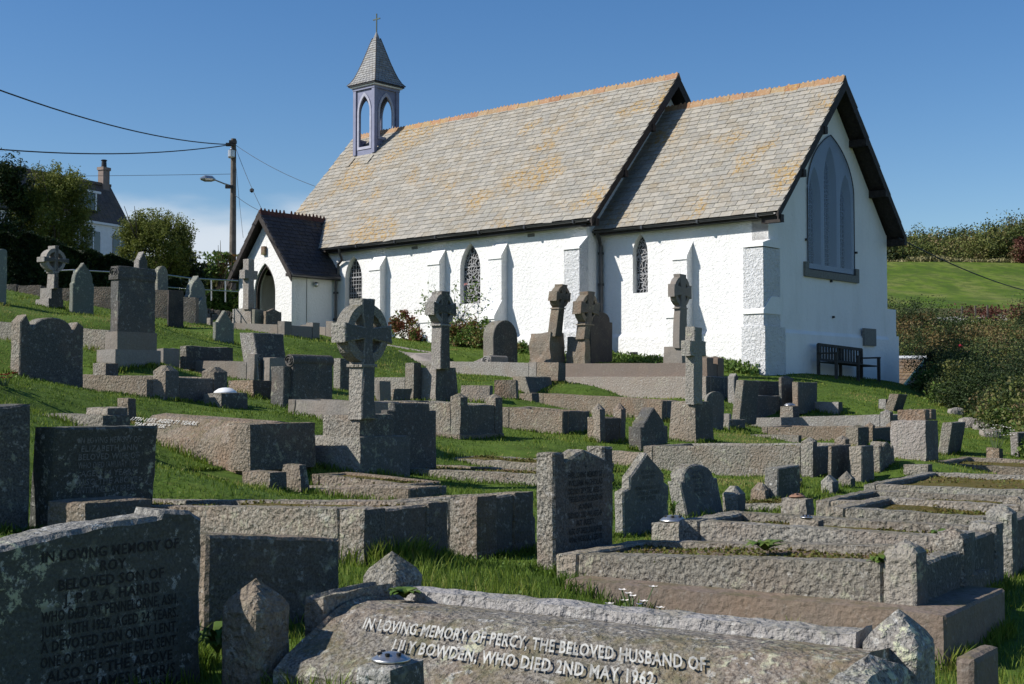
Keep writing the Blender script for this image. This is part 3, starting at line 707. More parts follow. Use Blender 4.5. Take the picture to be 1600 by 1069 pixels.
# ---- porch
PS0, PS1, PEf = 16.8, 19.65, -2.5; PC = (PS0+PS1)/2
pz = 6.28; pe_z = 4.2
FP = lambda u, v, d: CC(PC-u, PEf+d, v)
hw = (PS1-PS0)/2
door = arch(1.14, 2.3, 3.55, 4.58, .0)
bm = holed([(-hw, 1), (hw, 1), (hw, 4.25), (0, 5.95), (-hw, 4.25)], [door], .3, FP); cpart('porch_gable', bm_me(bm, 'w', M['wall']))
for s_, nm in ((PS0, 'porch_wall'), (PS1-.3, 'porch_wall')):
    V, Fs = obox(CC(s_+.15, (PEf+.302+NE0-.002)/2, 2.7), CL, CE, CZ, .15, (NE0-PEf-.304)/2, 1.6); cpart(nm, newmesh('w', V, Fs, M['wall_s']))
bm = holed(arch(1.14-.002, 2.3, 3.55, 4.58, 0), [arch(.98, 2.3, 3.5, 4.46, 0)], .12, lambda u, v, d: CC(PC-u, PEf+.06+d, v)); cpart('door_frame', bm_me(bm, 'd', M['wood_dark']))
bm = holed([(-1.1, 1.8), (1.1, 1.8), (1.1, 4.2), (0, 5.4), (-1.1, 4.2)], [], .05, lambda u, v, d: CC(PC-u, NE0-.06+d, v)); dd = cpart('inner_door_shade_sheet', bm_me(bm, 'd', M['wood_dark']))  # door widened to a dark sheet, standing in for the porch's shade
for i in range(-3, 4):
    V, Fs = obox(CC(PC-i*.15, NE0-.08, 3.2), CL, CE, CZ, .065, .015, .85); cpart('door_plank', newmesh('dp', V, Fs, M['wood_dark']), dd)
V, Fs = obox(CC(PC, PEf-.05, 5.0), CL, CE, CZ, .09, .05, .14); cpart('porch_light', newmesh('l', V, Fs, M['inf_chip']))
FPE = lambda s, e, z: CC(PC + (s-0), e, z)
# porch roof: slopes fall east and west, ridge runs north into the nave roof
def pr_frame(side):
    return lambda a, b, z: CC(PC-side*b, a, z)        # a = e along the ridge, b = distance from the ridge line (eave 1.66 -> 0)
pe0, pe1 = PEf-.26, 1.2
def nave_e(z): return -.92+(z-5.13)*(CEN+.92)/(RZn-5.13)      # where the nave slope stands at height z
for side in (1, -1):
    fr = pr_frame(side); bE = 1.68; zE = 4.12
    def okf(a, k, bE=bE, zE=zE):
        z = zE+(pz-zE)*k; return a < max(nave_e(z)+.05, -.62 if z < 5.0 else -9)
    dk = [(pe0, bE, zE-.02), (-.62, bE, zE-.02), (nave_e(pz)+.1, 0, pz-.02), (pe0, 0, pz-.02)]
    slated('porch_roof_slope', pe0, pe1, bE, zE, 0, pz, .28, .17, M['slate_d'], 0, 9, fr=fr, clip={'deck': dk, 'ok': okf})
ridge(pe0, nave_e(pz)+.05, pz+.02, M['ridge_r'], step=.30, fr=lambda s, e, z: CC(PC+e-CEN, s, z), crest=.10, nk=2, w=.12)
for side in (-1, 1):
    A = []
    for de in (-.02, .02):
        for (b, z) in ((1.74, 4.06), (0, pz+.02), (0, pz-.24), (1.74, 3.84)): A.append(CC(PC-side*b, pe0-.01+de, z))
    put('bargeboard', newmesh('bb', A, [(0, 1, 2, 3), (7, 6, 5, 4), (0, 4, 5, 1), (1, 5, 6, 2), (2, 6, 7, 3), (3, 7, 4, 0)], M['wood_dark']), church)
    V, Fs = tube([CC(PC-side*1.74, pe0, 4.07), CC(PC-side*1.74, -.7, 4.07)], .055, 8); put('gutter', newmesh('pg', V, Fs, M['gutter']), church)
    V, Fs = obox(CC(PC-side*1.55, (pe0-.62)/2, 4.08), CL, CE, CZ, .13, (-.62-pe0)/2, .05); put('soffit', newmesh('sf', V, Fs, M['wood_dark']), church)
V, Fs = lathe(CC(PS0-.1, PEf+.95, 3.82), [(.02, .1), (.075, .08), (.085, 0), (.07, -.06), (.0, -.08)], 12); fl = put('floodlight', newmesh('fl', V, Fs, M['steel'], smooth=True), church)
V, Fs = tube([CC(PS0-.02, PEf+.62, 4.08), CC(PS0-.02, PEf+.62, 2.2)], .008, 4); put('cable', newmesh('cb', V, Fs, M['pole']), church)
# ---- bell turret
TS0, TS1, TE0, TE1 = 18.3, 19.32, 2.5, 3.6
tz0, tz1 = 9.02, 11.42
tur = put('bell_turret', newmesh('bell_turret', *obox(CC((TS0+TS1)/2, (TE0+TE1)/2, 11.47), CL, CE, CZ, .60, .64, .05), M['belfry']), church)
for s in (TS0, TS1):
    for e in (TE0, TE1):
        zb = 9.02 if e < 3 else 9.3
        V, Fs = obox(CC(s, e, (zb+tz1)/2), CL, CE, CZ, .075, .075, (tz1-zb)/2); put('corner_post', newmesh('post', V, Fs, M['belfry']), tur)
wp = TS1-TS0-.15; we = TE1-TE0-.15
for nm, fr, ww, zb in (('s', lambda u, v, d: CC((TS0+TS1)/2-u, TE0-.02+d, v), wp, 9.0), ('n', lambda u, v, d: CC((TS0+TS1)/2+u, TE1+.02-d, v), wp, 9.0), ('e', lambda u, v, d: CC(TS0-.02+d, (TE0+TE1)/2+u, v), we, 9.3), ('w', lambda u, v, d: CC(TS1+.02-d, (TE0+TE1)/2-u, v), we, 9.3)):
    aw = ww*.68
    bm = holed([(-ww/2, zb), (ww/2, zb), (ww/2, tz1), (-ww/2, tz1)], [arch(aw, zb+.25 if nm in 'sn' else zb+.3, 10.55, 11.2)], .05, fr); pn = put('arched_panel', bm_me(bm, 'pn', M['belfry']), tur)
    bm = holed(arch(aw+.16, zb+.2 if nm in 'sn' else zb+.25, 10.56, 11.32), [arch(aw-.002, zb+.3 if nm in 'sn' else zb+.35, 10.55, 11.19)], .05, lambda u, v, d: fr(u, v, d-.03)); put('arch_trim', bm_me(bm, 'tr', M['belfry2']), pn)
tc_ = ((TS0+TS1)/2, (TE0+TE1)/2)
for hs, z, hh, m in ((.68, 11.545, .022, 'whitep'), (.73, 11.60, .03, 'black')):
    V, Fs = obox(CC(*tc_, z), CL, CE, CZ, hs, hs+.02, hh); put('cornice', newmesh('cn', V, Fs, M[m]), tur)
# flared spire in courses of small slates
prf = [(0, .76), (.12, .66), (.3, .565), (.55, .47), (.9, .355), (1.3, .24), (1.55, .17), (1.82, .09)]
def rad(h): return float(np.interp(h, [p[0] for p in prf], [p[1] for p in prf]))
sp = Acc(); z0 = 11.63; nC = 19; H = 1.80; rn = random.Random(5)
for k in range(nC):
    h0 = H*k/nC; h1 = H*(k+1.25)/nC; r0 = rad(h0)+.02; r1 = rad(min(h1, H)); n = max(1, int(2*r0/.16))
    for (ax, ay) in ((CL, CE), (CE, -CL), (-CL, -CE), (-CE, CL)):
        for i in range(n):
            a = -1+2*i/n; b = -1+2*(i+1)/n-.03; cc = CC(*tc_, 0)
            o_ = rn.uniform(0, .008)
            V = [cc+ax*(r0+o_)+ay*r0*a+CZ*(z0+h0), cc+ax*(r0+o_)+ay*r0*b+CZ*(z0+h0), cc+ax*r1+ay*r1*b+CZ*(z0+min(h1, H)), cc+ax*r1+ay*r1*a+CZ*(z0+min(h1, H))]
            V += [v-ax*.02 for v in V]
            sp.add(V, [(0, 1, 2, 3), (1, 0, 4, 5), (0, 3, 7, 4), (2, 1, 5, 6)])
spc = put('spire', newmesh('spire', *obox(CC(*tc_, 12.1), CL, CE, CZ, .3, .3, .5), M['wood_dark']), tur)
tag(put('slates', sp.mesh('sl', M['slate_s']), spc), kind='stuff')
V = []; 
for sx in (1, -1):
    for sy in (1, -1):
        pts = [CC(tc_[0], tc_[1], z0+h)+CL*sx*(r_+.012)+CE*sy*(r_+.012) for h, r_ in prf]; a, b = tube(pts, .02, 5); put('hip_roll', newmesh('hr', a, b, M['slate_d']), spc)
cc = CC(*tc_, 0)
V, Fs = lathe(CC(*tc_, z0+1.76), [(.13, 0), (.10, .1), (.05, .22), (.02, .3)], 8); put('lead_cap', newmesh('lc', V, Fs, M['slate_s']), spc)
a = Acc(); a.add(*obox(CC(*tc_, 14.0), CL, CE, CZ, .018, .018, .38)); a.add(*obox(CC(*tc_, 14.17), CL, CE, CZ, .19, .016, .022))
put('metal_cross', a.mesh('mc', plain('verdigris_metal', (.05, .08, .07), .5)), spc)
for s in (TS0, TS1):   # lead flashing under the posts
    V = [CC(s-.12, 2.36, 8.86), CC(s+.12, 2.36, 8.86), CC(s+.12, 2.05, 8.52), CC(s-.12, 2.05, 8.52)]; V = [v+np.array([0, 0, .06]) for v in V]; V += [v-CZ*.02 for v in V]
    put('flashing', newmesh('fls', V, [(0, 1, 2, 3), (7, 6, 5, 4), (0, 4, 5, 1), (1, 5, 6, 2), (2, 6, 7, 3), (3, 7, 4, 0)], M['slate']), tur)
# ------------------------------------------------------------------ graves
FIT = []; INF = []; FOOT = []      # oriented footprints, kept clear of long grass
def cap2(m): return [M[m], M[{'gr': 'gr_f', 'gr_b': 'gr_f', 'gr_p': 'gr_f', 'gr_l': 'gr_lf'}.get(m, m)]]  # end faces take a granite copy with shade in its colour
class Spot:
    """near vertical edge (south-east corner) at pixel xe, foot at yb, top at yt"""
    def __init__(s, xe, yb, yt=None, xl=None, xr=None, a=37, D=None, t=None, w=None, sink=.12, h=None, reg=True):
        s.a = a; s.D = gD(xe, yb) if D is None else D
        s.A = P(xe, yb, s.D); s.L = Ldir(a); s.E = Edir(a)
        s.h = h if h is not None else (P(xe, yt, s.D)[2]-s.A[2])
        s.zt = s.A[2]+s.h
        ca, sa = math.cos(R(a)), math.sin(R(a)); cp, sp_ = math.cos(PITCH), math.sin(PITCH)
        z = s.A[2]+s.h*.5; d0 = s.A[1]*cp+z*sp_
        if t is None:
            u = (xl-800)/F_PX; t = (s.A[0]-u*d0)/(ca+u*sa*cp)
        if w is None:
            u = (xr-800)/F_PX; w = (u*d0-s.A[0])/(sa-u*ca*0-u*ca*cp) if abs(sa-u*ca) > .05 else .6
            w = (u*d0-s.A[0])/(sa-u*ca*cp)
        s.t = max(.03, t); s.w = max(.04, w); s.sink = sink
        s.res = float(np.clip(s.D*.0045, .022, .13))
        FOOT.append((s.A[0], s.A[1], a, s.w, s.t))
        if reg and sink >= .1 and s.D < 30: FIT.append(tuple(s.A)); FIT.append(tuple(s.A-s.E*.15))
    def frame(s, lean=0, leanE=0, tilt=0, z0=None, t0=0, u0=0):
        A = s.A.copy(); A[2] = s.A[2]-s.sink if z0 is None else z0
        def f(u, v, t):
            u = np.asarray(u, float)+u0; v = np.asarray(v, float); t = np.asarray(t, float)+t0
            hh = (v-s.sink) if z0 is None else v
            return A[None]+np.outer(u+leanE*hh, s.E)+np.outer(t-lean*hh, s.L)+np.outer(v+tilt*t, CZ)
        return f
def sh_flat(w, h): return [(0, 0), (w, 0), (w, h), (0, h)]
def sh_arch(w, h, rise=None, n=12):
    r = rise if rise else w*.3
    return [(0, 0), (w, 0)]+[(w/2+w/2*math.cos(math.pi*i/n), h-r+r*math.sin(math.pi*i/n)) for i in range(n+1)]
def sh_gable(w, h, sho=.25, r=.3, notch=.08):
    y = h-w*r
    return [(0, 0), (w, 0), (w, y-notch), (w-w*.12, y-notch), (w-w*.12, y), (w/2, h), (w*.12, y), (w*.12, y-notch), (0, y-notch)]
def sh_shoulder(w, h, k=.16, d=.05, rise=.22, n=10):
    a = w*k; r = w*rise; y = h-r
    return [(0, 0), (w, 0), (w, y-d), (w-a, y-d), (w-a, y)]+[(w/2+(w/2-a)*math.cos(math.pi*i/n), y+r*math.sin(math.pi*i/n)) for i in range(1, n)]+[(a, y), (a, y-d), (0, y-d)]
def sh_piers(w, h, g=.07):       # low gable between two square piers
    return [(0, 0), (w, 0), (w, h+.02), (w*.83, h+.02), (w*.83, h-g), (w*.5, h+.01), (w*.17, h-g), (w*.17, h), (0, h)]
def sh_gothic(w, h, n=7):
    p = [(0, 0), (w, 0), (w, h*.62), (w*.93, h*.66)]
    for i in range(n+1): ph = R(62)*i/n; p.append((w*.93-w*.86*(1-math.cos(ph))*1.0*.93, h*.68+(h*.28)*math.sin(ph)/math.sin(R(62))))
    p[-1] = (w*.56, h*.965)
    q = [(w-x, y) for x, y in p[2:]][::-1]
    return p+[(w*.5, h)]+q
def sh_horns(w, h):
    n = 10; p = [(0, 0), (w, 0), (w, h*.86), (w*.90, h*.93), (w*.83, h*.83)]
    p += [(w*.5+w*.31*math.cos(math.pi*i/n), h*.80+h*.18*math.sin(math.pi*i/n)) for i in range(n+1)]
    return p+[(w*.17, h*.84), (w*.09, h), (0, h*.90)]
def sh_ogee(w, h):
    return [(0, 0), (w, 0), (w, h*.955), (w*.93, h*.97), (w*.91, h), (w*.76, h), (w*.75, h*.97), (w*.6, h*.955), (w*.48, h*.935), (w*.36, h*.90), (w*.27, h*.865), (w*.18, h*.90), (0, h*.94)]
def sh_step(w, h): return [(0, 0), (w, 0), (w, h*.9), (w*.86, h*.9), (w*.86, h), (w*.14, h), (w*.14, h*.9), (0, h*.9)]
def sh_slope(w, h): return [(0, 0), (w, 0), (w, h), (0, h*.97)]
def sh_drop(w, h): return [(0, 0), (w, 0), (w, h-.065), (0, h)]
SHP = dict(drop=sh_drop, flat=sh_flat, arch=sh_arch, gable=sh_gable, shoulder=sh_shoulder, piers=sh_piers, gothic=sh_gothic, horns=sh_horns, ogee=sh_ogee, step=sh_step, slope=sh_slope)
def text_mesh(lines, width, height, frame, mat, name='inscription', ext=.002, gap=1.35, body='text', top=True, sizes=None):
    """lettering laid on a face: frame(x, y, out) -> world, x to the right, y up; origin at the top centre"""
    V = []; Fs = []; y = 0; res_ = []
    n = len(lines); lh = height/(n*gap-(gap-1)) if n else 1
    for li, ln in enumerate(lines):
        if ln.strip():
            cu = bpy.data.curves.new('t', 'FONT'); cu.body = ln; cu.align_x = 'LEFT'; cu.extrude = 0; cu.resolution_u = 2; cu.size = 1; cu.space_character = 1.08; cu.offset = .018
            o = bpy.data.objects.new('t', cu); me = bpy.data.meshes.new_from_object(o)
            vs = np.array([v.co[:] for v in me.vertices]); pf = [tuple(p.vertices) for p in me.polygons]
            bpy.data.objects.remove(o); bpy.data.curves.remove(cu); bpy.data.meshes.remove(me)
            V = []; Fs = []
            if len(vs):
                wd = vs[:, 0].max()-vs[:, 0].min(); kx = min(lh*1.38, width/wd*.98); ky = lh*1.38
                if sizes: kx = min(sizes[li]*width/wd, 9)
                x = (vs[:, 0]-vs[:, 0].min()-wd/2)*kx; yy = y-lh+vs[:, 1]*ky
                b = len(V)*0+sum(len(a) for a in V); V.append(frame(x, yy, np.full(len(x), ext))); Fs += [tuple(i+b for i in f) for f in pf]; res_.append(newmesh(name, np.concatenate(V), Fs, mat))
        y -= lh*gap
    return res_
def engrave(o, sp, lines, x0, x1, y0, y1, mat, lean=0, leanE=0, tilt=0):
    """inscription on the east face of stone o, in fractions of its face"""
    f = sp.frame(lean, leanE, tilt)
    cx = (x0+x1)/2*sp.w; H = sp.h
    fr = lambda x, y, out: f(cx+np.asarray(x), sp.sink+y1*H+np.asarray(y), -np.asarray(out)-.0015)
    for me in text_mesh(lines, (x1-x0)*sp.w, (y1-y0)*H, fr, mat): put('inscription', me, o)
def stone(label, xe, yb, yt, xl, xr, shape='flat', m='gr', cat='gravestone', name='headstone', a=37, D=None, t=None, w=None, h=None, lean=0, leanE=0, amp=None, sink=.15, group=None, parent=None, plinth=None, text=None, tilt=0, **kw):
    s = Spot(xe, yb, yt, xl, xr, a, D, t, w, sink, h)
    amp = s.res*.16 if amp is None else amp
    ol = SHP[shape](s.w, s.h+sink, **kw)
    V, Fs, mi = prism(ol, s.t, s.frame(lean, leanE, tilt), s.res, min(amp, .016), bev=min(.012, s.t*.12, s.w*.12))
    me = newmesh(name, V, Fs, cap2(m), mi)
    o = put(name, me, parent, base=s.A if parent is None else None)
    if parent is None: tag(o, label, cat, group)
    if text: engrave(o, s, text[0], *text[1:], lean=lean, leanE=leanE, tilt=tilt)
    o_s = s
    return o, s
def block(label, xe, yb, yt, xl, xr, m='gr', cat='stone block', name='stone_block', a=37, D=None, t=None, w=None, h=None, peak=0, taper=0, sink=.12, lean=0, leanE=0, amp=None, group=None, parent=None, tilt=0, z0=None, dz=0):
    s = Spot(xe, yb, yt, xl, xr, a, D, t, w, sink, h)
    V, Fs = box(s.w, s.t, s.h+sink, s.frame(lean, leanE, tilt), s.res, (min(s.res*.2, .02) if amp is None else amp), peak, taper)
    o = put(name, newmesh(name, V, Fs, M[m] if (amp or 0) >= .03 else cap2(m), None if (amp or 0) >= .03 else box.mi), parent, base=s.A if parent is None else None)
    if parent is None: tag(o, label, cat, group)
    return o, s
def kerbset(label, xe, yb, yt, xl, xr, ytl=None, m='gr', a=36, D=None, t=None, w=None, k=.12, post=None, ph=.08, psh='peak', infill='inf_moss', inh=.05, west=True, group='kerbed graves', course=None, sink=.2, back=True, wt=0, cat='grave', east=True, name='kerbed_grave', mb=None, fit=True):
    """low stone kerb round a grave with its corner posts and infill, one thing"""
    s = Spot(xe, yb, yt, xl, xr, a, D, t, w, sink, reg=False)
    zt = s.zt; tilt = 0
    if ytl is not None:
        far = s.A+s.L*s.t; zl = P(xl, ytl, far[1])[2]; tilt = (zl-zt)/s.t
    tg = (gz(*(s.A+s.E*s.w)[:2])-s.A[2])/s.w if wt is None else wt
    root = thing(name, s.A, label, cat, group)
    h = s.h; res = s.res; amp = min(res*.2, .014)
    def fr(u0, t0, axis):
        A = s.A-CZ*sink
        if axis == 'L': return lambda u, v, t: A[None]+np.outer(np.asarray(u)+u0, s.E)+np.outer(np.asarray(t)+t0, s.L)+np.outer(np.asarray(v)+tilt*(np.asarray(t)+t0)+tg*(np.asarray(u)+u0), CZ)
        return lambda u, v, t: A[None]+np.outer(np.asarray(t)+u0, s.E)+np.outer(-np.asarray(u)+t0, s.L)+np.outer(np.asarray(v)+tilt*(t0-np.asarray(u))+tg*(np.asarray(t)+u0), CZ)
    def kb(nm, w_, t_, u0, t0, hh=h, mm=m, dz=0):
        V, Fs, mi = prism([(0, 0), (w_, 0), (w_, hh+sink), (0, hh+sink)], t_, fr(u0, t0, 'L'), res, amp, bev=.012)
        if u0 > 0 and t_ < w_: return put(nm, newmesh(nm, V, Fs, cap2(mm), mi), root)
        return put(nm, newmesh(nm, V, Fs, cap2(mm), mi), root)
    pw = post or 0
    kb('kerb', k, s.t-pw-.004-(k if west else 0), 0, pw+.002)
    if back and s.w > 2*k+.05: kb('kerb', k, s.t-pw-.004, s.w-k, pw+.002)
    if east and s.w > 2*k+.1: kb('kerb', s.w-2*max(k, pw)-.004, k*.9, max(k, pw)+.002, .012 if pw else .0, h-(.012 if pw else 0))
    if west and s.w > 2*k+.1: kb('kerb', s.w-k-.006, k, .0, s.t-k)
    if pw:
        for u0 in (0, s.w-pw) if s.w > 2*pw+.05 else (0,):
            A0 = fr(u0-.004, -.004, 'L'); V, Fs = box(pw+.008, pw+.008, h+ph+sink, A0, res, amp, peak={'peak': .05, 'flat': 0, 'sharp': .09}[psh])
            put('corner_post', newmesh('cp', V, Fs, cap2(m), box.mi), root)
    if course:
        V, Fs, mi = prism([(-.015, 0), (s.w+.015, 0), (s.w+.015, sink+course), (-.015, sink+course)], s.t+.02, fr(0, -.015, 'L'), res, amp, bev=.01)
        put('base_course', newmesh('bc', V, Fs, M[mb or m]), root)
    if infill and s.w > 2*k+.1:
        nu, nt = max(2, int((s.w-2*k)/.08)), max(2, int((s.t-2*k)/.08)); g_ = []
        f = fr(0, 0, 'L')
        for i in range(nu+1):
            for j in range(nt+1): g_.append((k-.01+(s.w-2*k+.02)*i/nu, k-.02+(s.t-2*k+.04)*j/nt))
        g_ = np.array(g_); V = f(g_[:, 0], np.full(len(g_), h+sink-inh), g_[:, 1]); V[:, 2] += vnoise(V, 3)*.03+vnoise(V, 11)*.012
        Fs = [(i*(nt+1)+j, (i+1)*(nt+1)+j, (i+1)*(nt+1)+j+1, i*(nt+1)+j+1) for i in range(nu) for j in range(nt)]
        put('infill', newmesh('inf', V, Fs, M[infill], smooth=True), root); INF.append((V, s.D, infill))
    s.tilt = tilt; s.tg = tg; s.fr = fr; s.k = k
    if ytl is not None and fit:
        for t_ in np.arange(-.2, s.t+.3, .35):
            for u_ in (-.25, 0, s.w*.5, s.w): q = s.A+s.L*t_+s.E*u_; FIT.append((q[0], q[1], q[2]+tilt*t_+tg*u_))
    elif fit: FIT.append(tuple(s.A))
    return root, s
def celtic(label, xe, yb, yt, xl, xr, head=None, m='gr', a=37, D=None, base=(), shaft_w=None, lean=0, leanE=0, R1=None, arm=None, group='wheel-headed crosses', th=None, boulder=None):
    """shaft edge xe..; yb = foot of the shaft at that edge, yt = very top; base: list of (xl,xe,xr,ytop,ybot,taper)"""
    ref = base[-1] if base else None
    if D is None: D = gD(ref[1], ref[4]) if ref else gD(xe, yb)
    s = Spot(xe, yb, yt, xl, xr, a, D, sink=.03)
    root = thing('cross_monument', P(ref[1] if ref else xe, ref[4] if ref else yb, D), label, 'gravestone', group)
    w = s.w; h = s.h+.03; r1 = max(R1 or 0, w*.98); ar = max(arm or 0, r1*1.12); cz = h-ar*1.02; hw = min(w*.34, r1*.32); f = s.frame(lean, leanE)
    c = w/2; fl = 1.35
    ol = [(0, 0), (w, 0), (w*.90, cz-r1*.98), (c+hw*1.0, cz-r1*.85), (c+hw*.85, cz-hw*.9), (c+hw*.9, cz-hw*.8), (c+ar, cz-hw*fl), (c+ar, cz+hw*fl), (c+hw*.9, cz+hw*.8), (c+hw*fl, cz+ar), (c-hw*fl, cz+ar), (c-hw*.9, cz+hw*.8), (c-ar, cz+hw*fl), (c-ar, cz-hw*fl), (c-hw*.9, cz-hw*.8), (c-hw*.85, cz-hw*.9), (c-hw*1.0, cz-r1*.85), (w*.10, cz-r1*.98)]
    V, Fs, mi = prism(ol, s.t, f, s.res, s.res*.15, bev=.01); put('shaft_and_arms', newmesh('sh', V, Fs, cap2(m), mi), root)
    n = 36; ri = r1*.70; V = []; 
    for tt in (s.t*.08, s.t*.92):
        for r_ in (r1, ri):
            an = np.arange(n)*2*math.pi/n; V.append(f(c+r_*np.cos(an), cz+r_*np.sin(an), np.full(n, tt)))
    V = displace(np.concatenate(V), s.res*.12, 9); Fs = []
    for i in range(n):
        j = (i+1) % n
        Fs += [(i, j, n+j, n+i), (2*n+j, 2*n+i, 3*n+i, 3*n+j), (j, i, 2*n+i, 2*n+j), (n+i, n+j, 3*n+j, 3*n+i)]
    put('ring', newmesh('rg', V, Fs, M[m]), root)
    V, Fs = box(w*1.12, s.t*1.12, .035, s.frame(0, 0, z0=s.A[2]+max(.02, cz-r1*1.22), t0=-s.t*.06-lean*(cz-r1*1.22), u0=-w*.06+leanE*(cz-r1*1.2)), s.res, .002); put('neck_moulding', newmesh('nm', V, Fs, M[m]), root)
    for i, b in enumerate(base):
        bD = D if b is ref else None
        b_o, bs = block(None, b[1], b[4], b[3], b[0], b[2], m=b[6] if len(b) > 6 else m, name='base_block', a=a, D=D if len(base) == 1 or b is ref else D+.05, taper=b[5], parent=root, sink=.15 if b is ref else .01, amp=b[7] if len(b) > 7 else None)
    return root, s
def latin(label, xe, yb, yt, xl, xr, army, armh, armo, m='gr', a=37, D=None, base=None, group=None, lean=0):
    ref = base
    if D is None: D = gD(ref[1], ref[4]) if ref else gD(xe, yb)
    s = Spot(xe, yb, yt, xl, xr, a, D, sink=.03); root = thing('cross_monument', P(ref[1], ref[4], D), label, 'gravestone', group)
    w, h = s.w, s.h+.03; z1 = h*army; z0 = z1-h*armh; o_ = w*armo
    ol = [(0, 0), (w, 0), (w*.96, z0), (w+o_, z0), (w+o_, z1), (w*.96, z1), (w*.95, h), (w*.05, h), (w*.04, z1), (-o_, z1), (-o_, z0), (w*.04, z0)]
    V, Fs, mi = prism(ol, s.t, s.frame(lean), s.res, s.res*.2, bev=.012); put('shaft_and_arms', newmesh('sh', V, Fs, M[m]), root)
    block(None, ref[1], ref[4], ref[3], ref[0], ref[2], m=m, name='base_block', a=a, D=D, taper=ref[5], parent=root)
    return root, s
def vase(label, xe, yb, yt, xl, xr, m='gr', a=37, D=None, dome='steel', taper=.08, plant=False, rad_=None, h=None, t=None, w=None, group='flower-holder blocks'):
    D = gD(xe, yb) if D is None else D
    root = thing('flower_holder', P(xe, yb, D), label, 'grave vase', group)
    o, s = block(None, xe, yb, yt, xl, xr, m=m, name='stone_block', a=a, D=D, taper=taper, parent=root, h=h, t=t, w=w)
    c = s.A+s.E*s.w/2+s.L*s.t/2+CZ*(s.h+.002); r = rad_ or min(s.w, s.t)*.40
    V, Fs = lathe(c, [(r*1.02, 0), (r*1.02, .006), (r*.9, r*.16), (r*.6, r*.36), (r*.3, r*.44), (.004, r*.46)], 20)
    d = put('pierced_lid', newmesh('lid', V, Fs, M[dome], smooth=True), root)
    if s.D < 12:
        ac = Acc()
        for k in range(6):
            an = k*math.pi/3+.3; q = c+np.array([math.cos(an)*r*.6, math.sin(an)*r*.6, r*.33]); V, Fs = lathe(q, [(r*.13, 0), (r*.13, .006), (r*.10, .007)], 8); ac.add(V, Fs)
        put('holes', ac.mesh('holes', M['black']), d)
    return root, s, c

# ---- far left group, against the boundary wall
stone('pale lichened headstone cut off by the left edge of the photo', -4, 476, 388, -25, 11, 'arch', 'ser', a=45)
celtic('wheel-headed cross at the far left, in front of the dark hedge', 84, 449, 383, 73, 92, base=[(62, 80, 98, 449, 467, 0), (55, 76, 100, 466, 481, 0)], R1=.24, arm=.30, m='gr_p')
stone('tall gothic headstone beside the far-left wheel cross', 113, 489, 409, 108, 147, 'gothic', 'ser', a=45)
stone('gabled stone with a knob top rising behind the tall dark monument', 216, 500, 392, 208, 231, 'gable', 'gr_p', D=26, r=.7, notch=.02)
stone('round-arched pale headstone just right of the tall dark monument', 246, 498, 415, 240, 263, 'arch', 'ser', rise=.25)
stone('plain dark square-topped slab right of the tall monument', 263, 511, 453, 261, 287, 'flat', 'slatestone')
stone('sharply pointed gothic headstone near the railing', 296, 506, 430, 288, 323, 'gothic', 'ser', a=45)
stone('smaller pointed headstone standing in front of the sharp gothic one', 308, 508, 463, 304, 325, 'gothic', 'ser', a=45)
block('tiny upright stone left of the small green pointed stone', 329, 513, 496, 323, 334, 'gr_p')
stone('small green-stained pointed stone alone in the grass', 337, 534, 484, 332, 366, 'gable', 'ser', r=.5, notch=.0, amp=.008)
# tall monument with scroll top
D0 = gD(186, 568)
mon = thing('pedestal_monument', P(186, 568, D0), 'tall dark monument with a scrolled top and moulded side pier', 'gravestone')
o, s1 = stone(None, 184, 546, 415, 172, 243, 'flat', 'gr_f', parent=mon, D=D0, name='main_slab', sink=.05)
block(None, 183, 546, 517, 163, 246, 'conc', parent=mon, D=D0-.02, name='lower_plinth', sink=.02, amp=.003); block(None, 180, 568, 545, 150, 252, 'conc', parent=mon, D=D0-.05, name='base_block', amp=.003)
block(None, 184, 436, 428, 169, 244, 'gr_f', parent=mon, D=D0-.03, name='capital', sink=0, amp=.002)
def scroll(sp, r, z, name, root, m, turns=True):
    """cylinder running across the slab with a spiral cut on its lit end"""
    c0 = sp.A+sp.L*(sp.t*.5)+CZ*(z-sp.A[2]); n = 20; V = []
    for e in (-.01, sp.w+.01):
        for k in range(n): an = 2*math.pi*k/n; V.append(c0+sp.E*e+sp.L*r*math.cos(an)+CZ*r*math.sin(an))
    Fs = [(k, (k+1) % n, (k+1) % n+n, k+n) for k in range(n)]+[tuple(range(n))[::-1], tuple(range(n, 2*n))]
    o = put(name, newmesh(name, V, Fs, M[m]), root)
    pts = [c0-sp.E*.02+(sp.L*math.cos(t_)+CZ*math.sin(t_))*r*(.85-.65*t_/(3.5*math.pi)) for t_ in np.linspace(0, 3.5*math.pi, 34)]
    V, Fs = tube(pts, r*.10, 5); put('spiral', newmesh('spiral', V, Fs, M[m]), o)
scroll(s1, .10, P(184, 426, D0)[2], 'scroll', mon, 'gr_f')
# horned headstone, left
stone('broad headstone with arched centre and pointed horns, at the left', 31, 586, 491, 9, 131, 'horns', 'gr', t=.2, a=38)
kerbset('grave kerb running behind the broad horned headstone', 170, 548, 517, -40, 205, ytl=500, m='gr', post=None, infill='inf_moss', a=30, D=20.5)
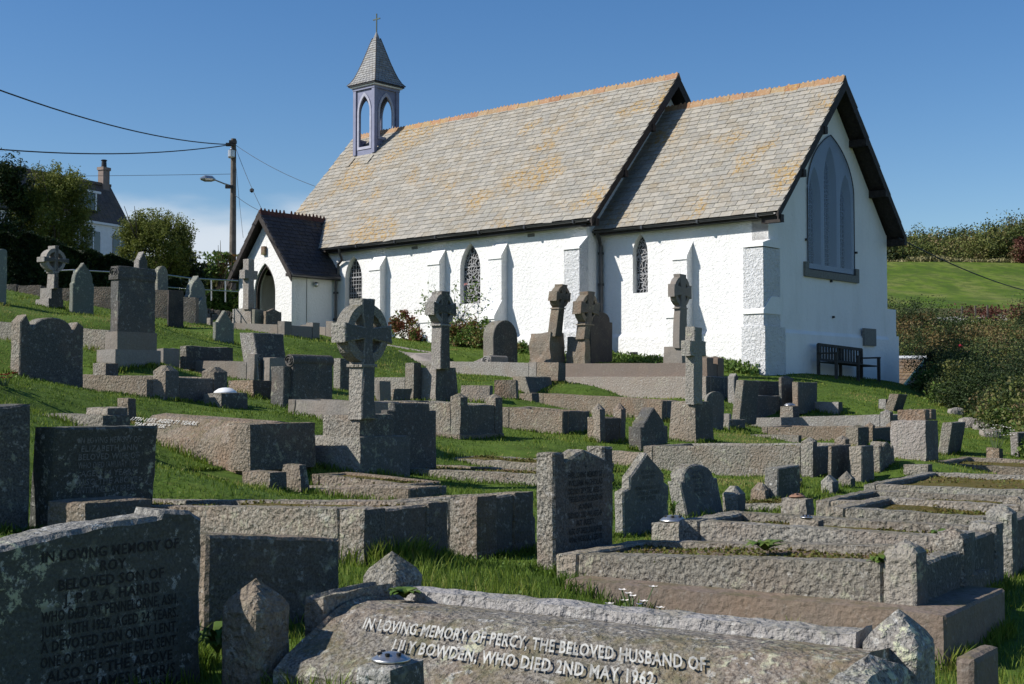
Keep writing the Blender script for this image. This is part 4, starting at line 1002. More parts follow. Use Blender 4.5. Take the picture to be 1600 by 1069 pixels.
# rough rock kerb with sharp posts, left
kerbset('rock-faced kerb grave with two sharp posts, below the horned headstone', 258, 622, 588, -30, 355, ytl=583, m='gr_b', post=.22, ph=.07, psh='sharp', infill='inf_moss', a=33, k=.16)
block('small rough boulder between horned headstone and tall monument', 165, 588, 567, 144, 186, 'gr')
kerbset('smooth concrete kerb grave leading right from the tall monument', 397, 594, 566, 185, 420, ytl=560, m='conc', post=.16, ph=.14, psh='flat', infill='inf_moss', a=33, k=.10)
stone('tapered headstone on a rough plinth behind the concrete kerb', 405, 596, 519, 383, 452, 'flat', 'gr_p', leanE=0, lean=-.18, a=37)
block('rough granite plinth under the tapered headstone', 396, 621, 594, 356, 426, 'gr_b', a=37)
block('low square stone end right of the tapered headstone', 421, 600, 558, 410, 446, 'conc')
block('dark square block on the grass right of the tall monument', 255, 562, 544, 238, 282, 'conc')
block('long rough block lying right of the dark square block', 291, 566, 540, 281, 365, 'gr')
vase('square stone block with a white dish on top, at the left', 345, 642, 614, 315, 389, 'gr', dome='whitep', taper=.05)
# scroll headstone centre-left
root = thing('scroll_headstone', P(443, 638, gD(443, 638)), 'scroll-shouldered headstone left of the big wheel cross', 'gravestone')
o, s2 = stone(None, 443, 638, 572, 423, 470, 'flat', 'gr_f', parent=root, name='side_pier', sink=.15)
o, s3 = stone(None, 458, 636, 560, 447, 520, 'slope', 'gr_f', parent=root, name='main_slab', D=s2.D+.06, sink=.15)
scroll(s3, .085, P(458, 563, s3.D)[2], 'scroll', root, 'gr_f')
kerbset('pinkish kerb grave running behind the big wheel cross', 575, 656, 628, 449, 625, ytl=624, m='conc', post=None, infill='inf_moss', a=33, D=15.5)
block('small block between scroll headstone and the big wheel head', 531, 600, 560, 520, 548, 'gr')
# porch foreground group
latin('stone latin cross on a rock-cut base in front of the porch arch', 388, 482, 405, 379, 398, .78, .17, .55, m='gr_p', base=(362, 392, 404, 481, 507, .05), D=34)
stone('first of two small pale tablets beside the latin cross', 398, 508, 483, 393, 413, 'flat', 'ser', D=33.5)
stone('second small tablet with a gabled top, before the porch door', 415, 508, 481, 411, 440, 'gable', 'gr_b', D=33.5, notch=.0, r=.15)
kerbset('kerbed grave below the latin cross by the porch', 444, 522, 507, 362, 500, ytl=505, m='conc', post=.22, ph=.08, psh='flat', infill='inf_moss', a=38, D=30)
kerbset('low kerb grave beside the porch wall with a tall end post', 520, 524, 512, 486, 560, ytl=510, m='conc', post=.24, ph=.16, psh='flat', infill='inf_moss', a=38, D=33)
block('short square post between the two graves by the porch', 482, 522, 507, 469, 488, 'conc', D=32)
# the big wheel cross
celtic('largest wheel-headed cross, rough grey granite on two stepped blocks', 565, 651, 465, 543, 588, m='gr', base=[(503, 562, 617, 648, 690, 0), (469, 562, 642, 683, 739, 0)], R1=.29, arm=.335, a=37)
stone('dark stepped slab leaning just right of the big wheel cross', 606, 722, 630, 596, 683, 'step', 'gr_f', leanE=-.02, D=14.2, a=42)
# second wheel cross
celtic('slim wheel-headed cross left of the rose bush on a tapered base', 688, 574, 454, 673, 704, m='gr_p', base=[(641, 681, 718, 573, 626, .14)], R1=.27, arm=.30)
kerbset('raised grave with a small post left of the slim wheel cross', 646, 624, 589, 560, 690, ytl=590, m='gr', post=.2, ph=.25, psh='flat', infill='inf_moss', a=38, D=23.5)
block('narrow upright stone below the slim wheel cross', 594, 629, 595, 586, 612, 'conc')
stone('low brown slab tipped beside the slim wheel cross base', 614, 628, 607, 611, 641, 'slope', 'gr_b', lean=.2)
# flat-capped posts grave, centre
kerbset('grave with two flat-capped posts, centre, right of the dark stepped slab', 719, 684, 632, 600, 786, ytl=626, m='gr', post=.17, ph=.10, psh='peak', infill='inf_moss', a=36, k=.15, course=.04, mb='gr_b')
# round headstone and scroll ledger
stone('round-topped headstone by the white church wall buttress', 771, 568, 499, 755, 809, 'arch', 'gr', rise=.45)
kerbset('long rough kerb grave ending in a carved scroll', 838, 588, 567, 612, 872, ytl=563, m='gr_p', post=.24, ph=.02, psh='flat', infill='inf_moss', a=37, k=.2)
root = thing('scroll_ledger', P(767, 572, gD(838, 588)+.4), 'carved volute stone lying on the rough kerb below the round headstone', 'gravestone')
D1 = gD(838, 588)+1.1; sA = Spot(767, 572, 544, 704, 794, 37, D1, sink=.1)
n = 14; ol = [(0, 0)]+[]; 
def vol(u, v, t): return sA.frame()(u, v, t)
prf_ = [(0, 0), (sA.t, 0), (sA.t, .16), (sA.t*.95, .2), (sA.t*.88, .14), (sA.t*.6, .17), (sA.t*.35, .27), (sA.t*.16, .36), (sA.t*.05, .40), (0, .36)]
A0 = sA.A-CZ*.12; V = [A0+sA.L*t_+CZ*z+sA.E*e for e in (0, sA.w) for t_, z in prf_]; n = len(prf_)
Fs = [tuple(range(n)), tuple(range(n, 2*n))[::-1]]+[(i, i+n, (i+1) % n+n, (i+1) % n) for i in range(n)]
put('volute', newmesh('vo', V, Fs, M['gr_p']), root)
pts = [A0+sA.L*(.14+.0)+CZ*.25-sA.E*.012+(sA.L*math.cos(t_)+CZ*math.sin(t_))*(.13-.10*t_/(4*math.pi)) for t_ in np.linspace(0, 4*math.pi, 40)]
V, Fs = tube(pts, .013, 5); put('spiral', newmesh('sp', V, Fs, M['gr_p']), root)
block('upper of two fallen kerb stones lying in the grass, centre', 765, 622, 602, 718, 772, 'gr_b', leanE=.3, a=10, D=22.5, w=.3); block('fallen kerb stone resting against the other, centre', 806, 612, 594, 772, 812, 'gr_b', a=10, D=23.4, w=.3)
stone('squat wedge stone in front of the two leaning crosses', 829, 617, 588, 808, 868, 'flat', 'gr', lean=-.35, a=38)
block('small tapered block just below the wedge stone', 832, 638, 614, 808, 845, 'gr_b', taper=.15)
# leaning crosses on boulders
celtic('leaning wheel cross on a rough boulder, left of a pair', 868, 524, 444, 855, 878, m='gr_b', base=[(826, 861, 885, 519, 568, .10, 'gr_b', .06)], R1=.25, arm=.30, lean=.16)
celtic('wheel cross on a boulder, partly behind the black slab', 913, 528, 455, 899, 926, m='gr_b', base=[(884, 915, 945, 525, 569, .10, 'gr_b', .06)], R1=.25, arm=.30, lean=.09)
stone('tall black slate headstone with a shouldered top', 923, 568, 486, 917, 957, 'shoulder', 'slatestone', a=40, leanE=.0, k=.12)
D2 = gD(1104, 622)
kerbset('big raised tomb with smooth upper kerb, in front of the chancel', 1105, 588, 567, 875, 1131, ytl=568, m='concb', post=.3, ph=.12, psh='peak', infill='inf_moss', a=37, D=D2+.15, k=.16, fit=False)
kerbset('rock-faced pale plinth course below the smooth raised kerb', 1104, 622, 588, 868, 1138, ytl=589, m='gr_p', post=None, infill=None, a=37, D=D2, k=.2)
celtic('wheel cross with a plain shaft close to the chancel wall', 1062, 542, 427, 1051, 1074, m='conc', base=[(1035, 1066, 1085, 541, 568, .1)], R1=.24, arm=.29, D=33.6)
kerbset('low rough kerb grave below the pale plinth tomb', 1035, 655, 626, 838, 1062, ytl=614, m='gr_b', post=None, infill='inf_moss', a=36, k=.16)
latin('rough latin cross on a tapered granite block, right of centre', 1085, 629, 510, 1070, 1098, .82, .20, .42, m='gr', base=(1044, 1088, 1117, 627, 692, .12))
stone('rounded dark stone right behind the rough latin cross block', 1102, 672, 611, 1098, 1130, 'arch', 'gr', rise=.2, leanE=.1)
block('small pale post end right of the latin cross block', 1140, 667, 646, 1130, 1144, 'conc')
stone('thin pale pointed stone behind the leaning headstone, right of centre', 1148, 626, 584, 1137, 1154, 'gable', 'gr_p', notch=0)
stone('leaning headstone with rough edge, left end of a row by the church corner', 1157, 652, 594, 1144, 1182, 'flat', 'gr', leanE=.06, lean=.08)
kerbset('wide tablet grave with a peaked post, below the church corner', 1172, 640, 618, 1160, 1240, m='gr', post=None, infill=None, a=38, t=.2, k=.1, group=None, name='tablet_base')
stone('wide low inscribed tablet between leaning headstone and peaked post', 1183, 630, 595, 1177, 1224, 'flat', 'gr_f', text=(['IN LOVING', 'MEMORY OF', 'MY DEAR WIFE', 'AND MOTHER', 'AT REST'], .15, .85, .35, .85, M['letter_w']))
block('peaked dark post right of the wide tablet', 1222, 632, 590, 1217, 1240, 'gr_f', peak=.07)
stone('square dark stone right of the peaked post, below the church corner', 1247, 636, 597, 1238, 1277, 'flat', 'gr_b')
vase('small block vase in the grass below the square dark stone', 1239, 648, 634, 1218, 1250, 'gr', dome='steel')
# central graves
kerbset('kerb grave with a plain dark end, right of the flat-capped posts', 880, 678, 643, 784, 922, ytl=636, m='gr_b', post=None, infill='inf_moss', a=36, k=.14)
kerbset('pair of gabled posts with dark slab between them', 937, 692, 652, 919, 978, m='gr_b', post=.14, ph=.12, psh='sharp', infill=None, a=38, t=.22, group=None, name='end_slab')
stone('gabled headstone with corner horns, left of the latin cross block', 1002, 700, 637, 982, 1043, 'gable', 'gr_f', r=.3, notch=.05)
kerbset('long rock-faced kerb grave in front of the latin cross', 1271, 745, 697, 1005, 1328, ytl=697, m='gr', post=.15, ph=.06, psh='peak', infill='inf_moss', a=33, k=.14)
block('narrow inner kerb piece lying on the grave right of the latin cross', 1248, 692, 680, 1115, 1256, 'gr', w=.12)
kerbset('long low kerb grave below the wide tablet', 1391, 672, 648, 1147, 1432, ytl=654, m='gr_p', post=.2, ph=.05, psh='peak', infill='inf_moss', a=33)
kerbset('second long kerb grave, tucked above the gabled posts at the right', 1364, 690, 668, 1190, 1400, ytl=667, m='gr_b', post=.14, ph=.04, psh='peak', infill='inf_moss', a=33)
block('peaked kerb post left of the inscribed upright stone, right side', 1341, 700, 668, 1321, 1358, 'gr', peak=.05)
stone('brown stone slab tilted against the red-brown tomb, far right', 1396, 642, 616, 1381, 1410, 'flat', 'gr_b', lean=.35)
block('small grey block left of the tilted brown slab', 1384, 640, 624, 1372, 1388, 'gr_p')
root, sR = kerbset('red-brown rock-faced tomb at the right, upper course', 1446, 655, 640, 1391, 1463, ytl=640, m='gr_b', post=None, infill='inf_chip', a=33, k=.2, D=17.2, sink=.02)
block('pale rough lower course of the red-brown tomb', 1447, 706, 657, 1391, 1466, 'gr_p', a=33, D=17.1)
stone('square upright stone in front of the red-brown tomb', 1429, 720, 668, 1414, 1456, 'slope', 'gr', leanE=.02)
stone('headstone leaning back with inscribed face, on the right lawn', 1480, 712, 660, 1463, 1500, 'flat', 'gr', lean=.2, leanE=-.02, text=(['IN LOVING', 'MEMORY OF', 'MY DEAR WIFE', 'AND MOTHER', 'AT REST'], .15, .85, .35, .85, M['letter_w']))
stone('upright inscribed stone, left of two before the square stone', 1347, 756, 697, 1327, 1366, 'flat', 'gr', text=(['IN LOVING', 'MEMORY OF', 'MY DEAR WIFE', 'AND MOTHER', 'AT REST'], .15, .85, .35, .85, M['letter_w']))
stone('double-peaked dark stone right of the upright inscribed stone', 1376, 748, 690, 1359, 1398, 'horns', 'gr')
stone('short dark slab behind the upright inscribed stone', 1300, 752, 697, 1294, 1330, 'flat', 'gr_b')
stone('white-edged stone cut off by the right edge of the photo', 1592, 716, 676, 1579, 1625, 'flat', 'gr_p')
block('left of two small peaked kerb posts on the grass, right of centre', 1301, 774, 752, 1281, 1311, 'gr', peak=.09); block('right of two small peaked kerb posts on the grass', 1330, 764, 748, 1309, 1338, 'gr', peak=.08)
stone('small headstone with a lichen-crusted top, right of centre', 1216, 784, 730, 1194, 1250, 'slope', 'gr_l', leanE=.03, text=(['IN LOVING', 'MEMORY OF', 'MY DEAR WIFE', 'AND MOTHER', 'AT REST'], .15, .85, .35, .85, M['letter_w']))
block('low peaked post beside the lichen-topped headstone', 1197, 784, 766, 1170, 1207, 'gr_b', peak=.1, taper=.1)
vase('taller block vase of the front-right pair', 1262, 824, 779, 1217, 1275, 'gr', dome='copper', D=8.3)
vase('lower block vase standing before the taller one', 1281, 848, 812, 1230, 1291, 'gr', dome='steel', D=7.6)
block('squat pale block on the lawn beside the long right kerbs', 1452, 756, 726, 1418, 1457, 'gr', t=.32, w=.14)
vase('flat block vase with a brown lid among the right-hand kerbs', 1534, 751, 739, 1499, 1538, 'gr', dome='copper')
# long right-hand kerbs
for lab, xe, yb, yt, xl, xr, ytl, D_, m_, inf in (
    ('farthest of the long kerb graves at the right edge', 1760, 768, 742, 1452, 1790, 722, None, 'gr_b', 'inf_moss'),
    ('second long kerb grave from the back, right edge', 1740, 794, 772, 1350, 1790, 756, 12.2, 'gr', 'inf_moss'),
    ('long mossy kerb grave below the two small peaked posts', 1600, 850, 796, 1275, 1650, 781, 10.1, 'gr', 'inf_moss')):
    kerbset(lab, xe, yb, yt, xl, xr, ytl=ytl, m=m_, post=.15, ph=.05, psh='peak', infill=inf, a=31, k=.12, D=D_)
# three headstones, centre front
o, s = stone('tall headstone with square piers and black lettering, centre front', 866, 903, 708, 837, 959, 'piers', 'gr', g=.045, a=37, text=(['+', 'EVER LOVING MEMORY OF', 'WILLIAM NICHOLAS', 'DIED NOV. 28TH 1933, AGED 72.', 'THE BELOVED HUSBAND OF', 'ANNA', 'DIED NOV. 22ND 1949, AGED 84.', 'AT REST.', 'ALSO OF THEIR DAUGHTER', 'ANNIE NICHOLAS, AGED 78.'], .22, .80, .26, .90, M['letter_d']))
o, s = stone('steep-gabled headstone, middle of the three at centre front', 975, 840, 764, 960, 1045, 'flat', 'gr', a=37, h=.001+.0, t=.11) if False else (None, None)
sG = Spot(975, 840, 710, 960, 1045, 37); 
w_, h_ = sG.w, sG.h+.15
ol = [(0, 0), (w_, 0), (w_, h_*.66), (w_*.9, h_*.70), (w_*.9, h_*.78), (w_*.52, h_), (w_*.14, h_*.78), (w_*.14, h_*.67), (0, h_*.64)]
V, Fs, mi = prism(ol, sG.t, sG.frame(), sG.res, .006, bev=.012); sG.sink = .15
V, Fs, mi = prism(ol, sG.t, sG.frame(), sG.res, .006, bev=.012)
o = put('headstone', newmesh('headstone', V, Fs, cap2('gr'), mi), None, base=sG.A); tag(o, 'steep-gabled headstone, middle of the three at centre front', 'gravestone')
engrave(o, sG, ['+', 'IN LOVING', 'MEMORY', 'OF', 'REMEMBRANCE OF', 'GEORGE HENRY', 'RICHARDS'], .25, .82, .42, .86, M['letter_m'])
stone('arched headstone leaning left, rightmost of the three at centre front', 1075, 812, 728, 1053, 1132, 'shoulder', 'gr', leanE=-.0, lean=-.22, k=.1, d=.03, rise=.16, text=(['IN LOVING', 'MEMORY OF', 'OUR DEAR', 'MOTHER', 'AND FATHER', 'AT REST'], .2, .8, .4, .88, M['letter_m']))
root, s, c = vase('block vase with a silver lid and green sprigs before the three headstones', 1064, 864, 818, 1014, 1090, 'gr', dome='steel', taper=.06)
VC1 = c
block('peaked kerb post right of the arched leaning headstone', 1153, 803, 772, 1129, 1165, 'gr', peak=.09, t=.16, w=.16)
# front-right double tomb
kerbset('front-right kerb grave with moss and chippings, nearest long kerb', 1434, 962, 880, 868, 1472, ytl=866, m='gr', post=.15, ph=.045, psh='peak', infill='inf_chip', a=34, k=.13, D=5.85, w=.86, inh=.035, fit=False)
PL = Spot(1479, 1046, 962, 880, 1515, 34, 5.6, w=.95, sink=.3)
far = PL.A+PL.L*PL.t; zl = P(880, 905, far[1])[2]; tl = (zl-PL.zt)/PL.t; zb_ = P(880, 935, far[1])[2]; tb_ = (zb_-PL.A[2])/PL.t
FIT += [(*(PL.A+PL.L*k-PL.E*o_)[:2], PL.A[2]+tb_*k) for k in (-.4, 0, .4, .8, 1.2, 1.6) for o_ in (.1, .35)]+[(*(PL.A-PL.L*.4+PL.E*o_)[:2], PL.A[2]) for o_ in (.3, .8)]
V, Fs, mi = prism([(0, 0), (PL.w, 0), (PL.w, PL.h+.3), (0, PL.h+.3)], PL.t, PL.frame(tilt=tl), .05, .003, bev=.012)
tag(put('concrete_plinth', newmesh('pl', V, Fs, M['concb']), None, base=PL.A), 'brown concrete plinth under the nearest long kerb grave', 'plinth')
kerbset('second kerb grave behind the nearest long kerb, blocky east end', 1513, 940, 842, 1060, 1548, ytl=812, m='gr', post=.15, ph=.03, psh='flat', infill='inf_moss', a=33, k=.13, D=6.75, w=.75, course=-.05)
block('rough footing block at the end of the second kerb grave', 1514, 1000, 903, 1476, 1550, 'gr_b', D=6.65, a=33)
kerbset('third kerb grave at the right edge with tall peaked posts', 1583, 905, 812, 1290, 1640, ytl=792, m='gr', post=.16, ph=.04, psh='peak', infill='inf_moss', a=32, k=.13, D=8.3, course=-.02, mb='gr_b')
block('flat-topped brown plank stone at the bottom right corner', 1525, 1120, 1028, 1492, 1563, 'concb', D=4.5, a=36, sink=.2, amp=.002)
# coped tomb end left of the three headstones
kerbset('mossy kerb grave left of the tall piered headstone', 745, 870, 775, 560, 834, ytl=786, m='gr', post=.2, ph=.0, psh='flat', infill='inf_moss', a=35, k=.14, course=-.09, mb='gr_b', D=None)
sC = Spot(752, 866, 802, 745, 832, 37); sC.sink = .1
w_, h_ = sC.w, sC.h+.1; ol = [(.0, .02), (w_, .02), (w_, h_*.82), (w_*.86, h_*1.02), (w_*.7, h_*1.08), (w_*.45, h_*1.02), (.0, h_*.96)]
V, Fs, mi = prism(ol, .9, sC.frame(t0=-.03), sC.res, .006, bev=.012); o = put('coped_ledger', newmesh('cl', V, Fs, cap2('gr'), mi), None, base=sC.A); tag(o, 'rounded inscribed tomb end between mossy kerb and piered headstone', 'gravestone')
engrave(o, sC, ['IN LOVING', 'MEMORY OF OUR DEAR', 'PARENTS WHO FELL', 'ASLEEP 1948'], .1, .85, .55, 1.0, M['letter_m'])
# big kerb tomb centre left
kerbset('wide rough kerb tomb with big square end block, left of centre', 569, 880, 795, 80, 700, ytl=790, m='gr', post=.16, ph=.0, psh='flat', infill='inf_moss', a=35, k=.15, D=6.5, course=-.22, mb='gr_b', inh=.02)
kerbset('low broken kerb grave above the wide rough tomb', 640, 786, 764, 300, 700, ytl=762, m='gr_b', post=None, infill='inf_moss', a=33, k=.1)
kerbset('thin mossy kerb grave right of the big wheel cross', 900, 762, 745, 560, 960, ytl=728, m='gr', post=None, infill='inf_moss', a=32, k=.09, inh=.02)
block('rounded boulder at the foot of the big wheel cross', 470, 747, 726, 434, 487, 'gr_b', taper=.3); block('small flat slab in the grass left of the boulder', 422, 746, 738, 377, 430, 'gr_b', w=.2)
# 1937 coped tomb
D3 = gD(387, 713); s7 = Spot(387, 713, 664, 204, 489, 36, D3)
root = thing('coped_tomb', s7.A, 'coped granite tomb lettered aged 71 years, left of the big wheel cross', 'gravestone')
s7.t = min(s7.t, 2.3); far = s7.A+s7.L*s7.t; zl = P(213, 660, far[1])[2]; tl = (zl-(s7.zt-.06))/s7.t
s7.sink = .2; w_, h_ = s7.w, s7.h+.2
ol = [(0, 0), (w_, 0), (w_, h_*.85), (w_*.9, h_*.97), (w_*.5, h_*1.06), (w_*.3, h_*1.02), (.0, h_*.62)]
V, Fs, mi = prism(ol, s7.t, s7.frame(tilt=tl), s7.res, .004, bev=.015); led = put('ledger', newmesh('led', V, Fs, M['gr_b']), root)
for t_ in np.arange(0, s7.t+.1, .4):
    for u_ in (-.3, 0, s7.w*.5, s7.w): q = s7.A+s7.L*t_+s7.E*u_; FIT.append((q[0], q[1], s7.A[2]+tl*t_))
block(None, 390, 715, 662, 356, 494, 'gr_b', parent=root, D=D3-.12, name='end_block', a=36)
f7 = s7.frame(tilt=tl); sl = np.array([w_*.3, h_*.40]); sl = sl/np.linalg.norm(sl)
def fr7(x, y, o_):
    x = np.asarray(x); y = np.asarray(y); q = .02+w_*.3+y*sl[0]; v = h_*1.02+y*sl[1]
    return f7(w_*.3+y*sl[0]-o_*1.5-.010, h_*1.02+y*sl[1]+.010, 1.50-x)
me = text_mesh(['APRIL 17TH 1937, AGED 71 YEARS.', '"FAR BETTER."'], 1.25, .13, lambda x, y, o_: fr7(x, np.asarray(y)-.06, o_), M['letter'], sizes=[1.0, .42])
for m_ in me: put('inscription', m_, led)
block('small dark stone at the head of the coped 1937 tomb', 200, 642, 622, 183, 214, 'gr_b')
block('square kerb end block in the grass at the left', 168, 668, 636, 133, 201, 'gr')
block('long rough kerb stone left of the square end block', 160, 668, 648, 40, 168, 'gr', w=.3)
# slanted and left-edge headstones
o, s = stone('dark leaning headstone with worn lettering, left side', 78, 800, 668, 46, 240, 'flat', 'gr_lf', lean=.18, leanE=-.06, a=38, D=7.3, text=(['IN LOVING MEMORY OF', 'ELIZABETH ANN', 'BELOVED WIFE OF', 'WHO DIED JANUARY 1928', 'AGED 64 YEARS', 'ALSO THE ABOVE', 'UNTIL THE DAY BREAK'], .22, .82, .2, .88, M['letter_w']))
block('brown rough footing stone below the dark leaning headstone', 132, 822, 786, 72, 240, 'gr_b', D=6.9)
o, s = stone('dark headstone cut off by the left edge, beside the leaning one', -60, 835, 632, -100, 48, 'slope', 'gr_f', D=6.9, a=38)
# front-left big headstone with its dark lettering
sH = Spot(-150, 1140, 836, -190, 322, 37, 3.75, t=.15, sink=.2)
A_far = P(326, 1040, 4.45); w_ = .98
Ef = Edir(37); A_ = P(318, 803, 4.45); A_[2] -= .80
sH.A = np.array([A_[0], A_[1], A_[2]+.2])-Ef*w_; sH.E = Ef; sH.w = w_; sH.t = .15; sH.h = .62; sH.sink = .2; sH.res = .025
FOOT.append((sH.A[0], sH.A[1], 37, w_, .2))
ol = [(x*w_, y) for x, y in ((0, 0), (1, 0), (1, .785), (.97, .80), (.95, .815), (.83, .825), (.82, .805), (.70, .80), (.56, .795), (.44, .782), (.34, .765), (.25, .757), (.15, .775), (0, .80))]
V, Fs, mi = prism(ol, .15, sH.frame(), .022, .007, bev=.015)
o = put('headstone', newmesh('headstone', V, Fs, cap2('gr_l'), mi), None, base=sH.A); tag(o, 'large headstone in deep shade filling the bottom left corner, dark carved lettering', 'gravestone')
sH.h = .60
engrave(o, sH, ['IN LOVING MEMORY OF', 'ROY', 'BELOVED SON OF', 'J. P. & A. HARRIS', 'WHO DIED AT PENNELORNE, ASH,', 'JUNE 18TH 1952, AGED 24 YEARS.', 'A DEVOTED SON ONLY LENT,', 'ONE OF THE BEST HE EVER SENT.', 'ALSO OF THE ABOVE', 'ALBERT JAMES HARRIS', 'WHO DIED AUG. 4TH 1961'], .38, .90, .10, .885, M['letter_d'])
stone('long dark kerb wall behind the post at front left', 322, 1010, 836, 290, 532, 'drop', 'gr_b', cat='kerb wall', name='kerb_wall', D=5.0, a=40, t=.2)
# nearest tomb with the white lettering
aP = 34; Lp = Ldir(aP); Ep = Edir(aP); Q0 = P(432, 1032, 4.25)        # south-west corner of the ledger
root = thing('coped_tomb', Q0-Lp*1.1, 'nearest tomb, coped granite ledger with white raised lettering and four posts', 'gravestone')
LEN = 1.76; WID = .66; TL = .0
def fP(u, v, t):      # t runs eastward from the west end
    return Q0[None]+np.outer(u, Ep)+np.outer(t, -Lp)+np.outer(np.asarray(v)+TL*np.asarray(t), CZ)
def solid(ol, t0, t1, mat, name, res=.03, amp=.006, par=None):
    V, Fs, mi = prism(ol[::-1], t1-t0, lambda u, v, t: fP(u, v, np.asarray(t)+t0), res, amp, bev=.012); return put(name, newmesh(name, V, Fs, mat), par or root)
ledg = solid([(.0, -.35), (WID-.08, -.35), (WID-.08, .12), (WID*.62, .135), (.32, .128), (.28, .112), (.05, .0), (.0, -.035)], 0, LEN, M['gr_led'], 'ledger', .024, .0035)
solid([(WID-.075, -.35), (WID+.03, -.35), (WID+.03, .155), (WID-.075, .155)], -.02, LEN-.1, M['gr_p'], 'kerb', .03, .007)
solid([(.24, -.3), (WID-.08, -.3), (WID-.08, .165), (.24, .155)], -.09, -.012, M['gr'], 'kerb', .03, .006)
FIT += [tuple(Q0-Lp*k-Ep*.3+CZ*-.12) for k in (-.3, .3, .9, 1.6)]+[tuple(Q0-Lp*k+Ep*(WID+.05)+CZ*.03) for k in (0, .6, 1.2, 1.8)]
for (u, t, hh, mm) in ((-.06, -.19, .165, 'gr_b'), (WID-.06, -.17, .19, 'gr'), (WID-.11, LEN-.08, .150, 'gr_l')):
    V, Fs = box(.16, .16, hh+.4, lambda a_, v, b_: fP(np.asarray(a_)+u, np.asarray(v)-.4, .16-np.asarray(b_)+t), .02, .005, peak=.08); put('corner_post', newmesh('cp', V, Fs, M[mm]), root)
V, Fs = box(.36, .13, .53, lambda a_, v, b_: fP(np.asarray(a_)+.02, np.asarray(v)-.4, LEN+.13-np.asarray(b_)), .022, .008, peak=.05, taper=.1); put('end_block', newmesh('eb', V, Fs, M['gr_l']), root)
FOOT.append((*(Q0-Lp*LEN)[:2], aP, WID+.05, LEN+.2))
sl = np.array([.23, .112]); sl = sl/np.linalg.norm(sl)
def frP(x, y, o_):
    y = np.asarray(y)-.022; x = np.asarray(x)-y*.45; u = .28+y*sl[0]; v = .112+y*sl[1]
    k = y < -.128
    return fP(u-np.asarray(o_)*sl[1]-.004, v+np.asarray(o_)*sl[0]+.0085, np.asarray(x)+.74)
me = text_mesh(['IN LOVING MEMORY OF PERCY, THE BELOVED HUSBAND OF', 'LILY BOWDEN, WHO DIED 2ND MAY 1962.'], 1.20, .148, frP, M['letter'], ext=.003, gap=1.5, sizes=[1.0, .76])
for m_ in me: put('inscription', m_, ledg)
# vase at the bottom edge
vase('block vase with silver pierced lid at the bottom edge of the photo', 612, 1125, 1046, 548, 672, 'gr_l', D=3.55, a=30, rad_=.052)

# further kerb stones and posts filling the rows between the named graves
kerbset('short kerb grave between the rounded boulder and the thin mossy kerb', 640, 772, 757, 486, 690, ytl=741, m='gr_b', post=None, infill='inf_moss', a=32, k=.09, inh=.02)
kerbset('sunken kerb grave left of the block vase pair, right of centre', 1228, 800, 786, 1140, 1262, ytl=788, m='gr', post=None, infill='inf_moss', a=33, k=.1, inh=.01)
block('small upright footstone behind the scroll ledger', 872, 586, 566, 838, 884, 'gr_b', a=37, D=29)
block('pale kerb piece lying before the church corner', 1310, 640, 628, 1268, 1322, 'gr_p', w=.25)
block('end stone of the middle right kerb grave, square and grey', 1242, 764, 748, 1210, 1256, 'gr', w=.2)
block('thin kerb stone in the grass before the gabled horned headstone', 1000, 716, 706, 905, 1008, 'gr_b', w=.1)
block('upright kerb end left of the slate headstone plinth', 868, 610, 590, 846, 880, 'gr', peak=.04)

kerbset('low mossy kerb grave on the lawn right of the dark stepped slab', 905, 742, 728, 700, 960, ytl=716, m='gr', post=None, infill='inf_moss', a=32, k=.09, inh=.01)
kerbset('low kerb grave between the kerb with the dark end and the slate slab', 1000, 648, 634, 862, 1030, ytl=630, m='gr_p', post=.12, ph=.05, psh='peak', infill='inf_moss', a=34, k=.12)
kerbset('narrow kerb grave on the turf left of the leaning headstone row', 1140, 668, 656, 1010, 1165, ytl=652, m='gr', post=None, infill='inf_moss', a=34, k=.12)
# ------------------------------------------------------------------ vegetation helpers
def leafquads(cen, size, rg, asp=1.6, up=.0):
    """one small quad per leaf, random facing"""
    n = len(cen); d = rg.normal(size=(n, 3)); d[:, 2] += up; d /= np.linalg.norm(d, axis=1)[:, None]
    e = rg.normal(size=(n, 3)); e -= (e*d).sum(1)[:, None]*d; e /= np.linalg.norm(e, axis=1)[:, None]
    s = (np.asarray(size)*rg.uniform(.6, 1.3, n))[:, None]; a = d*s*asp*.5; b = e*s*.5
    V = np.stack([cen-a, cen+b*.9, cen+a, cen-b*.9], 1).reshape(-1, 3)
    return V, np.arange(4*n).reshape(-1, 4)
def crown_pts(c, r, ncl, nl, rg, spread=.28, shell=.55, flat=0):
    d = rg.normal(size=(ncl, 3)); d /= np.linalg.norm(d, axis=1)[:, None]
    rr_ = rg.uniform(shell, 1.0, ncl)[:, None]**.6; cc = d*rr_*np.array(r)
    if flat: cc[:, 2] = np.abs(cc[:, 2])-r[2]*flat
    tint = rg.uniform(0, 1, ncl)
    k = rg.integers(0, ncl, nl); p = cc[k]+np.clip(rg.normal(size=(nl, 3)), -1.7, 1.7)*spread*np.mean(r)*rg.uniform(.4, 1, (ncl, 1))[k]
    return p+np.array(c), np.clip(tint[k]*.7+rg.uniform(0, .4, nl), 0, 1)
def leafobj(name, pts, tint, size, mat, rg, parent=None, base=None, asp=1.6, up=0.):
    V, Q = leafquads(pts, size, rg, asp, up); return put(name, fastmesh(name, V, Q, mat, {'tint': np.repeat(tint, 4)}), parent, base)
